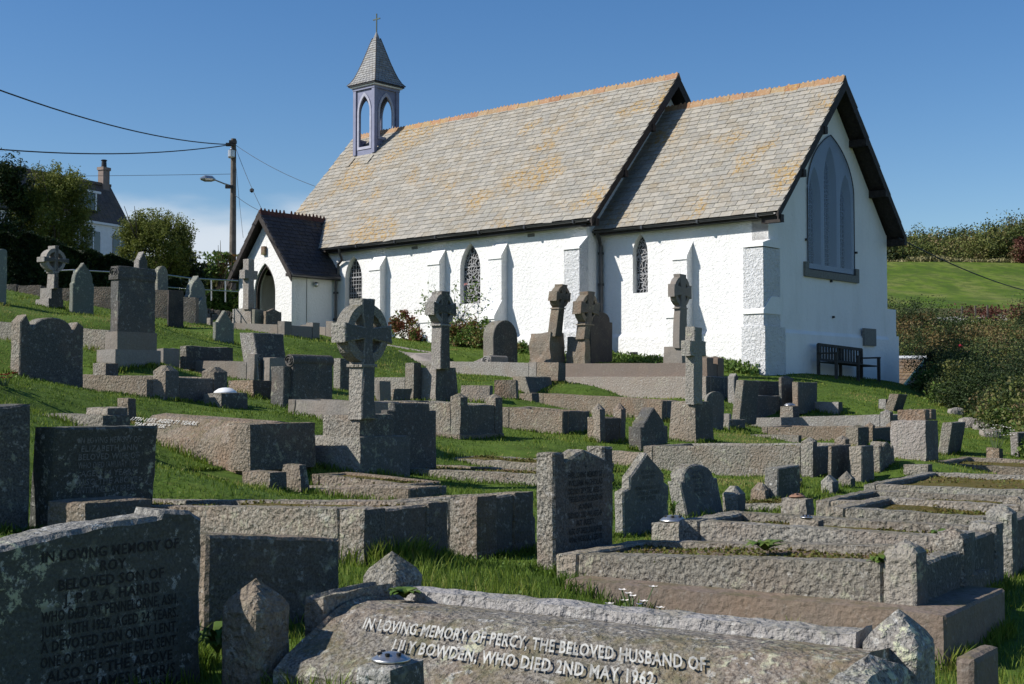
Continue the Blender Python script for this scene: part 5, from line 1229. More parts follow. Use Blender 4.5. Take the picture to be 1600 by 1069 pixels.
def twigs(c, top, n, r, rg, mat, name, root, thick=.03):
    ac = Acc()
    for i in range(n):
        tip = top+rg.normal(size=3)*np.array(r)*.6; mid = (c+tip)/2+rg.normal(size=3)*.12*np.mean(r); mid[2] -= .1*np.mean(r)
        V, Fs = tube([c, mid, tip], [thick, thick*.6, thick*.15], 5); ac.add(V, Fs)
    return put(name, ac.mesh(name, mat), root)
M['bark'] = plain('bark', (.07, .055, .04), .9, var=.4, sc_=10, bump=.01)
# ------------------------------------------------------------------ settle the ground against the foot of every grave
FT = np.array(FIT+[(q[0], q[1], gz(q[0], q[1])) for q in []]); FT[:, 2] -= ground_z(FT[:, 0], FT[:, 1]); FT[:, 2] = np.clip(FT[:, 2], -.5, .35)
_gz0 = ground_z; CS = .12; cx0, cy0, ncx, ncy = -16., 2., 270, 290
cnum = np.zeros((ncy, ncx)); cden = np.full((ncy, ncx), .35); cxs = cx0+CS*np.arange(ncx); cys = cy0+CS*np.arange(ncy)
for cx, cy, dz in FT:
    s2 = .30+.012*cy; i0, i1 = int(max(0, (cx-4*s2-cx0)/CS)), int(min(ncx, (cx+4*s2-cx0)/CS)); j0, j1 = int(max(0, (cy-4*s2-cy0)/CS)), int(min(ncy, (cy+4*s2-cy0)/CS))
    if i1 <= i0 or j1 <= j0: continue
    w_ = np.exp(-((cxs[None, i0:i1]-cx)**2+(cys[j0:j1, None]-cy)**2)/(2*s2*s2)); cnum[j0:j1, i0:i1] += w_*dz; cden[j0:j1, i0:i1] += w_
CG = cnum/cden; CG[0] = CG[-1] = 0; CG[:, 0] = CG[:, -1] = 0
def ground_z(x, y):
    x = np.asarray(x, float); y = np.asarray(y, float)
    fx = np.clip((x-cx0)/CS, 0, ncx-1.001); fy = np.clip((y-cy0)/CS, 0, ncy-1.001); i = fx.astype(int); j = fy.astype(int); fx = fx-i; fy = fy-j
    return _gz0(x, y)+(CG[j, i]*(1-fx)+CG[j, i+1]*fx)*(1-fy)+(CG[j+1, i]*(1-fx)+CG[j+1, i+1]*fx)*fy
GZ = ground_z(GX, GY)
g.data.vertices.foreach_set('co', np.stack([GX.ravel(), GY.ravel(), GZ.ravel()], 1).astype(np.float32).ravel()); g.data.update()
# ------------------------------------------------------------------ turf
rg = np.random.default_rng(11)
bx_, by_, hs_ = [], [], []
for d0, d1, dens, w0, h0 in ((2.6, 8.5, 2600, .0045, .050), (8.5, 16, 1300, .007, .048), (16, 28, 520, .011, .050), (28, 44, 200, .019, .06), (44, 52, 60, .03, .07)):
    area = .42*(d1**2-d0**2)*.96; n = int(area*dens); y = np.sqrt(rg.uniform(d0**2, d1**2, n)); x = rg.uniform(-.44, .42, n)*y
    bx_.append(x); by_.append(y); hs_.append(np.stack([np.full(n, w0), np.full(n, h0)], 1))
for (ax, ay, a_, w_, t_) in FOOT:                      # longer tufts left by the mower against the stones
    if ay > 30: continue
    n = int((w_+t_)*2*min(420, 2600/ay)); k = rg.integers(0, 4, n); r = rg.uniform(0, 1, n); o_ = np.abs(rg.normal(0, .025+.0015*ay, n))+.005
    u = np.where(k == 0, -o_, np.where(k == 1, w_+o_, r*w_)); t = np.where(k == 2, -o_, np.where(k == 3, t_+o_, r*t_))
    bx_.append(ax+u*math.sin(R(a_))-t*math.cos(R(a_))); by_.append(ay+u*math.cos(R(a_))+t*math.sin(R(a_))); hs_.append(np.stack([np.full(n, .0035+.0006*ay), np.full(n, .085)], 1))
x = np.concatenate(bx_); y = np.concatenate(by_); wh = np.concatenate(hs_)
keep = np.ones(len(x), bool)
for (ax, ay, a_, w_, t_) in FOOT:
    dx, dy = x-ax, y-ay; u = dx*math.sin(R(a_))+dy*math.cos(R(a_)); t = -dx*math.cos(R(a_))+dy*math.sin(R(a_))
    keep &= ~((u > .01) & (u < w_-.01) & (t > .01) & (t < t_-.01))
rel = np.stack([x, y, 0*x], 1)-np.array([P1[0], P1[1], 0]); s_ = rel@CL; e_ = rel@CE
keep &= ~((s_ > .2) & (s_ < 5.9) & (e_ > -.1)) & ~((s_ >= 5.9) & (s_ < 20.2) & (e_ > -.7)) & ~((s_ > 16.8) & (s_ < 19.7) & (e_ > -2.55))
pth = np.array([P(600, 560, gD(600, 560))[:2], P(660, 553, gD(660, 553))[:2], P(740, 556, gD(740, 556))[:2]])
cl = vnoise(np.stack([x, y, 0*x], 1), 1.3); c2 = vnoise(np.stack([x, y, 0*x+3], 1), 5.)
keep &= (c2+rg.uniform(-.3, .6, len(x)) > -.25)
x, y, wh, cl, c2 = x[keep], y[keep], wh[keep], cl[keep], c2[keep]
n = len(x); z = ground_z(x, y)-.008
long_ = np.exp(-(((x-.15)/.9)**2+((y-6.3)/.8)**2)) + .8*np.exp(-(((x+1.2)/.3)**2+((y-4.6)/.3)**2))
dry = vnoise(np.stack([x, y, 0*x+9], 1), .8)+.6*vnoise(np.stack([x, y, 0*x+12], 1), 2.3)
H_ = .78*wh[:, 1]*rg.uniform(.5, 1.35, n)*(1-.8*np.clip(dry, 0, .6))*(1+.9*cl+.6*c2)*(1+.9*long_); W_ = wh[:, 0]*rg.uniform(.7, 1.3, n)
an = rg.uniform(0, 2*math.pi, n); ln = rg.uniform(.1, .75, n); la = rg.uniform(0, 2*math.pi, n)
b = np.stack([x, y, z], 1); wv = np.stack([np.cos(an)*W_*.5, np.sin(an)*W_*.5, 0*x], 1); lv = np.stack([np.cos(la), np.sin(la), 0*x], 1)
m_ = b+lv*(H_*ln*.35)[:, None]+CZ*(H_*.6)[:, None]; tp = b+lv*(H_*ln)[:, None]+CZ*(H_)[:, None]
V = np.stack([b-wv, b+wv, m_-wv*.75, m_+wv*.75, tp], 1).reshape(-1, 3); i0 = np.arange(n)[:, None]*5
Q = np.concatenate([i0+np.array([0, 1, 3]), i0+np.array([0, 3, 2]), i0+np.array([2, 3, 4])])
tn = np.clip(.36+cl*.5+c2*.3+np.clip(dry-.12, 0, 1)*1.6+rg.normal(0, .17, n), 0, 1)
tag(put('grass', fastmesh('grass', V, Q, M['grass'], {'tint': np.repeat(tn, 5)})), 'green turf of grass blades covering the churchyard slope', 'grass', kind='stuff')
kw = rg.integers(0, n, 26000); kw = kw[(y[kw] < 17) & (c2[kw] > .02)]; pw = b[kw]+rg.normal(size=(len(kw), 3))*np.array([.02, .02, 0])+CZ*rg.uniform(.012, .045, len(kw))[:, None]
V, Q = leafquads(pw, .008+.0010*pw[:, 1], rg, 1.15, up=1.2)
tag(put('clover', fastmesh('clover', V, Q, M['garden'], {'tint': np.repeat(rg.uniform(.2, .72, len(pw)), 4)})), 'clover and small broad-leaved weeds growing through the grass', 'clover', kind='stuff')
# moss tufts and weeds over the grave infills
pp, tt_, ss_ = [], [], []
for Vi, D_, kind in INF:
    if D_ > 26: continue
    d = int(min(2600, 26000/D_**1.2)); k = rg.integers(0, len(Vi), d); p = Vi[k]+rg.normal(size=(d, 3))*np.array([.04, .04, 0]); nn_ = vnoise(p, 2.2)
    ok = nn_ > -.1; p = p[ok]; pp.append(p+CZ*rg.uniform(0, .012, len(p))[:, None]); tt_.append(np.clip(.45+nn_[ok]*1.1+rg.normal(0, .2, len(p)), 0, 1)); ss_.append(np.full(len(p), .010+.0011*D_))
p = np.concatenate(pp); V, Q = leafquads(p, np.concatenate(ss_), rg, 1.2, up=.6)
tag(put('moss', fastmesh('moss', V, Q, M['moss'], {'tint': np.repeat(np.concatenate(tt_), 4)})), 'brown and green moss tufts spread over the graves', 'moss', kind='stuff')
# ---- single plants
def weed(label, c, r, h, nb, rg, mat='garden', lw=.02, cat='plant', name='weed_plant'):
    """rosette of arching leaves"""
    V, Q, T = [], [], []; k = 0
    for i in range(nb):
        a = rg.uniform(0, 2*math.pi); l = rg.uniform(.6, 1)*r; hh = h*rg.uniform(.5, 1.1); d = np.array([math.cos(a), math.sin(a), 0]); q = np.array([-d[1], d[0], 0])*lw*rg.uniform(.6, 1.2)
        pts = [c, c+d*l*.35+CZ*hh*.8, c+d*l*.8+CZ*hh, c+d*l+CZ*hh*.7]; ws = [.3, 1, .8, .05]
        for p_, w_ in zip(pts, ws): V += [p_-q*w_, p_+q*w_]
        for j in range(3): Q.append((k+2*j, k+2*j+1, k+2*j+3, k+2*j+2))
        k += 8; T += [rg.uniform(.2, .8)]*8
    return tag(put(name, fastmesh(name, np.array(V), np.array(Q), M[mat], {'tint': T}), None, base=c), label, cat)
wd = rg
for lab, px, py, D_, r, h in (('leafy weed at the foot of the block vase before the three headstones', 1075, 866, None, .16, .07), ('dark green weed on the front-right grave, left of the two block vases', 1195, 860, 6.75, .13, .05),
    ('small weed at the right end of the front-right grave infill', 1375, 884, 5.98, .07, .05), ('weed growing beside the third kerb grave posts at the right', 1477, 850, 7.1, .10, .07),
    ('bright weed below the front-left post of the nearest tomb', 340, 1020, 4.55, .10, .09), ('weed tuft under the pyramid post by the dark leaning headstone', 205, 700, None, .14, .08), ('weed in the grave behind the white-dish block', 282, 622, None, .16, .2), ('small weed on the far kerb of the nearest tomb', 935, 962, 4.35, .07, .03), ('weed growing on the west corner of the nearest tomb', 632, 934, 4.62, .07, .03)):
    D_ = D_ or gD(px, py); c = P(px, py, D_); weed(lab, c, r, h, 34, wd, lw=.011+.001*D_)
weed('green sprigs growing out of the silver vase lid', VC1+CZ*.02, .05, .11, 22, wd, lw=.008)
# flowers
def flowers(label, c, n, r, h, col, rg, fs=.02, name='flowers', cat='flowers', stem='garden'):
    root = thing(name, c, label, cat); V = []; Fs = []; ac = Acc(); fl = Acc()
    for i in range(n):
        t = c+np.array([rg.uniform(-r, r), rg.uniform(-r, r), h*rg.uniform(.6, 1.1)]); a, b_ = tube([c+(t-c)*np.array([.2, .2, 0]), (c+t)/2+np.array([0, 0, h*.08]), t], [.004, .003, .003], 4); ac.add(a, b_)
        for k in range(5):
            an = k*2*math.pi/5+i; d = np.array([math.cos(an), math.sin(an), .35]); q = np.array([-math.sin(an), math.cos(an), 0])
            fl.add([t, t+d*fs*.6+q*fs*.45, t+d*fs*1.1, t+d*fs*.6-q*fs*.45], [(0, 1, 2, 3)])
    gm = newmesh('stems', ac.V, ac.F, M['stem']); put('stems', gm, root); put('blossoms', fl.mesh('bl', M[col]), root); return root
M['stem'] = plain('stem_green', (.10, .14, .06), .8)
c = P(990, 968, 5.0); c[2] = gz(c[0], c[1])+.02; weed('clump of pale iris leaves behind the nearest tomb', c, .07, .13, 22, wd, lw=.008); flowers('white and pink wilting flowers beside the nearest tomb', c, 11, .09, .17, 'petal_w', wd, .017)
c = P(8, 603, gD(8, 606)); flowers('magenta flowers at the left edge below the horned headstone', c, 14, .16, .12, 'petal_r', wd, .035)
D_ = gD(1553, 724); pot = thing('flower_pot', P(1553, 724, D_), 'rough stone pot with white lilies on a right-hand kerb', 'grave vase')
block(None, 1562, 725, 700, 1540, 1569, 'gr_b', parent=pot, name='pot', D=D_, t=.22, w=.2); 
c = P(1556, 702, D_+.1); flowers('white lilies spraying out of the rough stone pot', c, 22, .32, .34, 'petal_w', wd, .05)
# rose bush against the wall
def onwall(px, py, e=NE0):
    r = ray(px, py); t = (P1@CE+e)/(r@CE); return r*t
rb = onwall(700, 546, NE0-.7); rb[2] = gz(rb[0], rb[1]); root = thing('rose_bush', rb, 'straggling rose bush with a pink bloom against the white church wall', 'bush')
ac = Acc(); lp = []; 
for i in range(26):
    tgt = onwall(wd.uniform(645, 765), wd.uniform(435, 520), NE0-.35+wd.uniform(-.3, .1)); mid = rb*.45+tgt*.55+CZ*.25+wd.normal(size=3)*.1; sub = [rb+wd.normal(size=3)*np.array([.35, .2, 0]), mid, tgt]
    a, b_ = tube(sub, [.014, .009, .004], 4); ac.add(a, b_)
    for k in range(44):
        t = wd.uniform(.15, 1.05); lp.append((sub[0]*(1-t)+sub[1]*t if t < .5 else sub[1]*(2-2*t)+sub[2]*(2*t-1))+wd.normal(size=3)*.09)
put('stems', ac.mesh('st', M['bark']), root); lp = np.array(lp); leafobj('foliage', lp, wd.uniform(0, .75, len(lp)), .06, M['garden'], wd, root)
fl = Acc()
for px, py in ((728, 444), (702, 470), (757, 492)):
    q = onwall(px, py, NE0-.45)
    for k in range(8): an = wd.uniform(0, 6.28); d = np.array([math.cos(an), math.sin(an), wd.uniform(-.6, .6)])*.055; fl.add([q, q+d+CZ*.02, q+d*1.1, q+d*.8-CZ*.03], [(0, 1, 2, 3)])
put('blossoms', fl.mesh('bl', M['petal_p']), root)
def bushy(label, px, py, D_, rx, rz, nleaf, mat='garden', ls=.06, cat='bush', name='garden_plant', tshift=0, ncl=26, group=None, zb=None):
    c = P(px, py, D_); c[2] = gz(c[0], c[1]); root = thing(name, c, label, cat, group)
    pts, tt = crown_pts(c+CZ*rz*.55, (rx, rx*.8, rz*.7), ncl, nleaf, wd, .3, .3); pts[:, 2] = np.maximum(pts[:, 2], c[2]+.01)
    leafobj('foliage', pts, np.clip(tt+tshift, 0, 1), ls, M[mat], wd, root); twigs(c, c+CZ*rz*.7, 9, (rx*.8, rx*.6, rz*.4), wd, M['bark'], 'stems', root, .012); return root
for lab, px, e_off, rx, rz, nl, sh in (('red-tinged shrub at the wall left of the slim wheel cross', 630, .5, .42, .75, 1500, .35), ('low red-flowered plant left of the rose bush', 655, .6, .35, .35, 900, .4), ('green garden plant right under the rose bush', 722, .7, .5, .6, 2000, .1), ('dense green plant before the wall, right of the rose bush', 755, .7, .5, .75, 2400, 0), ('weedy tuft behind the round-topped headstone', 815, .5, .3, .25, 500, 0)):
    q = onwall(px, 540, NE0-e_off); bushy(lab, px, 540, q[1], rx, rz, nl, tshift=sh)
for lab, px0, px1, hh, e0 in (('long grass tufts along the chancel wall foot', 935, 1050, .22, 0), ('low green ground plants at the chancel corner', 1108, 1185, .32, 0), ('weedy strip along the nave wall foot', 790, 905, .2, NE0)):
    q = []; 
    for i in range(2600):
        a = onwall(wd.uniform(px0, px1), 560, e0-.12-abs(wd.normal())*.35); a[2] = gz(a[0], a[1])+wd.uniform(0, hh)**1.0*wd.uniform(.3, 1); q.append(a)
    q = np.array(q); tag(leafobj('ground_plants', q, wd.uniform(0, .7, len(q)), .055, M['garden'], wd, None, base=q.mean(0), asp=2.2, up=.8), lab, 'plants', kind='stuff')
# gravel path scrap in front of the porch graves
c = P(648, 563, gD(648, 563)); V = []; n = 20
for i in range(n): an = 2*math.pi*i/n; q = c+Ldir(38)*1.9*math.cos(an)+Edir(38)*.6*math.sin(an); V.append((q[0], q[1], gz(q[0], q[1])+.02))
V.append((c[0], c[1], gz(c[0], c[1])+.05)); tag(put('path', newmesh('path', V, [(i, (i+1) % n, n) for i in range(n)], M['path'])), kind='structure')
# loose stones on the right lawn
for lab, px, py, sx in (('largest of the loose stones on the right lawn', 1517, 668, .55), ('flat loose stone below the largest one on the right lawn', 1535, 672, .4), ('loose stone at the lower right of the lawn stones', 1548, 683, .45), ('half-buried stone left of the lawn stones', 1494, 647, .4), ('small pale stone near the church shadow on the lawn', 1568, 660, .25)):
    D_ = gD(px, py); c = P(px, py, D_); p, Fs = gridbox(sx, sx*.6, sx*.5, sx/6); q = p-.5; q = q/np.maximum(np.linalg.norm(q, axis=1), .01)[:, None]*.5*.6+q*.4
    V = c+q*np.array([sx, sx*.7, sx*.55])+CZ*sx*.1; V = displace(V, sx*.09, 4/sx*.6); tag(put('loose_stone', newmesh('ls', V, [f[::-1] for f in Fs], M['rock']), None, base=c), lab, 'stone', 'loose stones on the right lawn')
# ------------------------------------------------------------------ bench under the east window
def cE(s, e, z): return CC(s, e, z)
be0, be1 = 2.0, 5.0; bs0 = .12; zb0 = gz(*CC(-.3, 2.4, 0)[:2]); zb1 = gz(*CC(-.3, 5.0, 0)[:2]); be1 = 4.45
root = thing('garden_bench', CC(-.25, 3.5, (zb0+zb1)/2), 'dark wooden slatted bench against the shaded east wall', 'bench')
def zz(e): return zb0+(zb1-zb0)*(e-be0)/(be1-be0)
def bb(name, s, e, z, hs, he, hz, par=root):
    sl_ = (zb1-zb0)/(be1-be0); ae = CE+CZ*sl_*(he > .3); V, Fs = obox(CC(s, e, z), CL, ae, CZ, hs, he, hz); return put(name, newmesh(name, V, Fs, M['bench']), par)
em = (be0+be1)/2; he = (be1-be0)/2
for e in (be0, em, be1):
    bb('back_leg', -.02, e, zz(e)+.42, .035, .035, .5); bb('front_leg', -.55, e, zz(e)+.3, .035, .035, .36)
    if e != em: bb('armrest', -.3, e, zz(e)+.66, .3, .035, .022)
for k in range(5): bb('seat_slat', -.52+.11*k, em, zz(em)+.42, .045, he, .015)
bb('top_rail', -.02, em, zz(em)+.90, .03, he, .04); bb('lower_rail', -.02, em, zz(em)+.50, .025, he, .03)
for k in range(15): bb('back_slat', -.02, be0+.12+k*(be1-be0-.24)/14, zz(be0+.12+k*(be1-be0-.24)/14)+.70, .012, .035, .17)
# ------------------------------------------------------------------ left background: wall, hedge, trees, house
D_ = 31.5; wb = thing('boundary_wall', P(90, 478, D_), 'low wall of large stone blocks under the dark hedge, far left', 'wall')
x0 = -60; rn = random.Random(4)
while x0 < 270:
    w_ = rn.uniform(36, 60); c0 = P(x0, 480, D_); c1 = P(x0+w_-1.5, 480, D_); zt = P(x0, 446+rn.uniform(-4, 6)+max(0, x0-60)*.06, D_)[2]
    zb = gz(c0[0], c0[1])-.3; V, Fs = box(.35, c1[0]-c0[0], zt-zb, lambda u, v, t: np.array([c0[0], D_, zb])[None]+np.outer(u, [0, 1, 0])+np.outer(t, [1, 0, 0])+np.outer(v, CZ), .15, .02); put('stone', newmesh('stone', V, [f[::-1] for f in Fs], M['drystone']), wb); x0 += w_
def hedge(label, pts, dep, mat, nper, ls, name='hedge', cat='hedge'):
    """pts: (px, top py, D)"""
    q = []; 
    for (a, ta, da), (b, tb, db) in zip(pts, pts[1:]):
        n_ = int(nper*abs(b-a)); k = wd.uniform(0, 1, n_); px = a+(b-a)*k; D2 = da+(db-da)*k; tp = ta+(tb-ta)*k+vnoise(np.stack([px*.06, px*0, px*0], 1), 1)*16
        X = (px-800)/F_PX*D2; top_ = (624-tp)/F_PX*D2; bot = ground_z(X, D2); off = wd.uniform(0, 1, n_)**.6
        zz_ = bot+(top_-bot)*(1-wd.uniform(0, 1, n_)**1.8); yy = D2+np.where(wd.uniform(0, 1, n_) < .7, -dep*.5+wd.exponential(.12, n_), wd.uniform(-.5, .5, n_)*dep)
        nb_ = vnoise(np.stack([X, yy, zz_], 1), 1.4)*.5; q.append(np.stack([X, yy+nb_, zz_], 1))
    q = np.concatenate(q); tt = np.clip(.3+vnoise(q, 1.1)+wd.normal(0, .2, len(q)), 0, 1)
    root = thing(name, q.mean(0)*np.array([1, 1, 0])+CZ*q[:, 2].min(), label, cat); leafobj('foliage', q, tt, ls, M[mat], wd, root)
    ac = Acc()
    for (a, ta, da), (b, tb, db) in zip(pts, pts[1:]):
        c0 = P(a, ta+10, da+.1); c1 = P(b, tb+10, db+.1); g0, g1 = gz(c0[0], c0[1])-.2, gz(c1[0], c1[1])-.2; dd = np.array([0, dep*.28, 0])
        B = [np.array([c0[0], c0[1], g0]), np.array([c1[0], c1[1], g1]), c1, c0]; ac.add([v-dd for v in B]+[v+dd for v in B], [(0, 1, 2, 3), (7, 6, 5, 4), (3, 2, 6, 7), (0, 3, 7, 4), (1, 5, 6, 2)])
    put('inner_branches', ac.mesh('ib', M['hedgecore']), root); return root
M['bracken'] = mk_leaf('bracken', [(.06, .05, .02), (.13, .09, .03), (.17, .13, .05), (.12, .13, .04)], .2); M['straw'] = mk_leaf('straw', [(.18, .17, .07), (.30, .27, .14)], .2)
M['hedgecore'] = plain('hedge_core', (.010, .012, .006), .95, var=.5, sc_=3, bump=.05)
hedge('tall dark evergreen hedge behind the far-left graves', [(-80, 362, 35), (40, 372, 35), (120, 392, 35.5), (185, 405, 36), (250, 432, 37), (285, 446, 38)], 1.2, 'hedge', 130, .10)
def tree(label, px, py_c, D_, rx, rz, nl, mat, ls, ncl=60, lean=0, spread=.22, name='tree', asp=2.4, tips=0):
    c = P(px, py_c, D_); g0 = np.array([c[0]+lean, c[1], gz(c[0], c[1])-.1]); root = thing(name, g0, label, 'tree' if name == 'tree' else 'bush')
    pts, tt = crown_pts(c, (rx, rx*.9, rz), ncl, nl, wd, spread, .45)
    if tips:
        k = wd.integers(0, tips, nl//6); dr = wd.normal(size=(tips, 3)); dr[:, 2] = np.abs(dr[:, 2])+.5; dr /= np.linalg.norm(dr, axis=1)[:, None]
        l = wd.uniform(.7, 1.28, len(k))[:, None]; q = c+dr[k]*np.array([rx, rx, rz])*l+wd.normal(size=(len(k), 3))*.05*rx; pts = np.concatenate([pts, q]); tt = np.concatenate([tt, wd.uniform(.2, .9, len(q))])
    leafobj('crown', pts, tt, ls, M[mat], wd, root, asp=asp)
    twigs(g0, c, 16, (rx, rx, rz), wd, M['bark'], 'limbs', root, .05); a, b_ = tube([g0, g0*.5+c*.5+np.array([.08, 0, 0]), c], [.11, .08, .04], 8); put('trunk', newmesh('tk', a, b_, M['bark']), root); return root
tree('feathery green tamarisk tree in front of the cottage, far left', 84, 345, 42, 1.16, 1.42, 40000, 'tamar', .036, 120, tips=70, spread=.17)
tree('darker tree cut off by the left edge of the photo', -8, 330, 41, .95, 1.6, 16000, 'hedge', .05, 60, tips=24)
tree('lower dark foliage mass below the tamarisk', 50, 415, 43, 1.5, .8, 9000, 'hedge', .08, 50, name='shrub')
tree('rounded feathery bush left of the telegraph pole', 244, 392, 41, 1.12, 1.0, 36000, 'tamar', .034, 110, tips=90, name='shrub', spread=.17)
tree('dark undergrowth beneath the rounded feathery bush', 262, 430, 42, 1.1, .55, 5000, 'hedge', .07, 40, name='shrub')
tree('small broad-leaved tree beside the telegraph pole', 343, 412, 52, .62, .62, 1500, 'garden', .11, 26, asp=1.3)
tree('bare-looking thin tree right of the rounded bush', 300, 415, 50, .35, .65, 700, 'tamar', .06, 20)
for lab, px, py, r in (('first distant clump of trees on the skyline by the pole', 315, 436, 1.7), ('second distant clump of trees, right of the first', 350, 438, 1.5), ('third distant clump behind the bush', 280, 440, 1.6)):
    tree(lab, px, py, 95, r*1.3, r*.55, 1500, 'scrub_f', .2, 20)
hedge('low hedge by the pole beyond the churchyard rail', [(262, 446, 46), (300, 452, 46), (350, 458, 47), (375, 456, 47)], .8, 'garden', 30, .10)
w2 = thing('dry_stone_wall', P(330, 498, 36), 'low dry stone wall left of the porch', 'wall')
rn = random.Random(8)
for row in range(3):
    x0 = 284+row*3
    while x0 < 374:
        w_ = rn.uniform(8, 15); c0 = P(x0, 500-row*7, 37); wid = w_/F_PX*37-.02; zb = gz(c0[0], 37)-.1+row*.13
        V, Fs = box(.3, wid, .125, lambda u, v, t: np.array([c0[0], 37, zb])[None]+np.outer(u, [0, 1, 0])+np.outer(t, [1, 0, 0])+np.outer(v, CZ), .07, .014); put('stone', newmesh('st', V, [f[::-1] for f in Fs], M['drystone']), w2); x0 += w_
# railing
rl = thing('metal_railing', P(200, 450, 33), 'thin galvanised railing running behind the far-left graves', 'railing')
def rail(pts, name='rail', r=.018):
    a, b_ = tube([P(*p) for p in pts], r, 5); put(name, newmesh(name, a, b_, M['steel']), rl)
rail([(70, 424, 33), (115, 422, 33), (262, 430, 33.5), (298, 435, 34), (372, 439, 36)]); rail([(262, 449, 33.6), (300, 452, 34.2), (372, 456, 36)], r=.014)
for px, pt, pb, D_ in ((116, 422, 462, 33), (296, 435, 468, 34), (301, 436, 468, 34.2), (330, 437, 470, 35), (352, 438, 472, 35.6)): rail([(px-(3 if px < 120 else 0), pb, D_), (px, pt, D_)], 'post', .02)
# cottage
def hp(b, l, z): return np.array([-18.6+.883*b-.469*l, 61.5-.469*b-.883*l, z])   # b out from the ridge to the east, l along the ridge towards the camera
hN = np.array([.883, -.469, 0]); hE = np.array([-.469, -.883, 0])
ho = thing('cottage', hp(0, 5, 5), 'white cottage with brown tiled roof, dormer and chimney behind the trees', 'house')
def hbox(name, b, l, z, hb, hl, hz, mat, par=ho): V, Fs = obox(hp(b, l, z), hN, hE, CZ, hb, hl, hz); return put(name, newmesh(name, V, Fs, M[mat]), par)
wl_ = hbox('wall', .0, 6, 5.8, 1.25, 6.0, 1.90, 'whitep'); rz, ez = 9.75, 7.75
A = [hp(1.45, -.15, ez), hp(1.45, 12.2, ez), hp(.1, 12.2, rz), hp(.1, -.15, rz), hp(-1.45, -.15, ez), hp(-1.45, 12.2, ez)]
rf = put('roof', newmesh('roof', A, [(0, 1, 2, 3), (3, 2, 5, 4), (0, 3, 4), (1, 5, 2), (0, 4, 5, 1)], M['wood_dark']), ho)
ac = Acc()
for k in range(18):
    for j in range(46):
        f0, f1 = k/18, (k+1.2)/18; l0 = -.15+12.35*j/46; l1 = l0+.255
        q = [hp(1.45-1.35*f0, l0, ez+(rz-ez)*f0+.03), hp(1.45-1.35*f0, l1, ez+(rz-ez)*f0+.03), hp(1.45-1.35*min(f1, 1), l1, ez+(rz-ez)*min(f1, 1)+.01), hp(1.45-1.35*min(f1, 1), l0, ez+(rz-ez)*min(f1, 1)+.01)]; ac.add(q, [(0, 1, 2, 3)])
tag(put('roof_tiles', ac.mesh('rt', M['tile_b']), rf), kind='stuff')
for j in range(24): V, Fs = obox(hp(.1, .1+.5*j, rz+.03), hN, hE, CZ, .09, .24, .06); put('ridge_tile', newmesh('rt', V, Fs, M['tile_b']), rf)
chm = hbox('chimney', .1, .25, 9.5, .16, .20, .95, 'chim'); hbox('chimney_cap', .1, .25, 10.5, .20, .24, .07, 'chim', chm); V, Fs = lathe(hp(.1, .25, 10.57), [(.13, 0), (.11, .3), (.15, .32), (.1, .36)], 10); put('chimney_pot', newmesh('cp', V, Fs, M['black']), chm)
dm = hbox('dormer', .75, 3.2, 8.65, .55, 1.4, .42, 'wood_dark'); hbox('dormer_fascia', .8, 3.2, 9.11, .60, 1.5, .05, 'whitep', dm); hbox('dormer_window', 1.31, 3.2, 8.68, .02, 1.3, .36, 'stained', dm)
for l in (1.95, 3.2, 4.45): hbox('dormer_frame', 1.34, l, 8.68, .025, .04, .38, 'whitep', dm)
ex = hbox('extension', 1.55, 2.6, 6.2, .28, 2.9, 1.45, 'whitep'); hbox('fascia', 1.6, 2.6, 7.68, .33, 3.0, .05, 'whitep', ex)
for l in (1.0, 2.6, 4.2):
    wn_o = hbox('window', 1.84, l, 6.8, .02, .42, .5, 'stained', ex); hbox('frame', 1.86, l, 6.8, .02, .03, .5, 'whitep', wn_o)
# telegraph pole with its fittings and wires
pb = P(363, 480, 58); pb[2] = gz(pb[0], pb[1])-.3; pt_ = P(365, 217, 58)
pole = thing('telegraph_pole', pb, 'wooden telegraph pole with transformer canister and street lamp, left of the porch', 'pole')
a, b_ = tube([pb, pt_], [.17, .11], 12); put('pole', newmesh('pole', a, b_, M['pole']), pole)
V, Fs = lathe(P(361.5, 247, 57.8), [(.13, 0), (.15, .05), (.15, .32), (.06, .38), (.03, .45)], 12); put('canister', newmesh('cn', V, Fs, M['steel']), pole)
for px, py in ((359, 226), (364, 222), (358, 292)): V, Fs = obox(P(px, py, 57.8), (1, 0, 0), (0, 1, 0), CZ, .16, .06, .07); put('bracket', newmesh('br', V, Fs, M['black']), pole)
a, b_ = tube([P(360, 290, 57.8), P(350, 287, 57.5), P(335, 281, 57)], .03, 6); arm_ = put('lamp_arm', newmesh('arm', a, b_, M['steel']), pole)
a, b_ = tube([P(336, 281, 57), P(331, 279.5, 56.9), P(320, 279, 56.8), P(313, 279.5, 56.7)], [.05, .13, .14, .05], 10); put('lamp_head', newmesh('lh', a, b_, M['steel']), arm_)
def wire(label, p0, p1, sag=0, r=.022, n=16, group='overhead wires'):
    A_, B_ = P(*p0), P(*p1); pts = [A_*(1-k/n)+B_*(k/n)-CZ*sag*4*(k/n)*(1-k/n) for k in range(n+1)]; a, b_ = tube(pts, r, 5)
    return tag(put('overhead_wire', newmesh('wire', a, b_, M['wire']), None, base=A_), label, 'wire', group)
wire('thick wire sweeping up to the upper left from the telegraph pole', (362, 226, 58), (-30, 130, 34), .35, .022); wire('thick nearly level wire running left from the pole top', (361, 226, 58), (-30, 231, 40), .28, .022)
wire('thin level wire running left from the pole middle', (362, 272, 58), (-30, 276, 60), .02, .010); wire('thin wire from the pole top down to the church roof end', (367, 226, 58), (495, 292, 53), .15, .010)
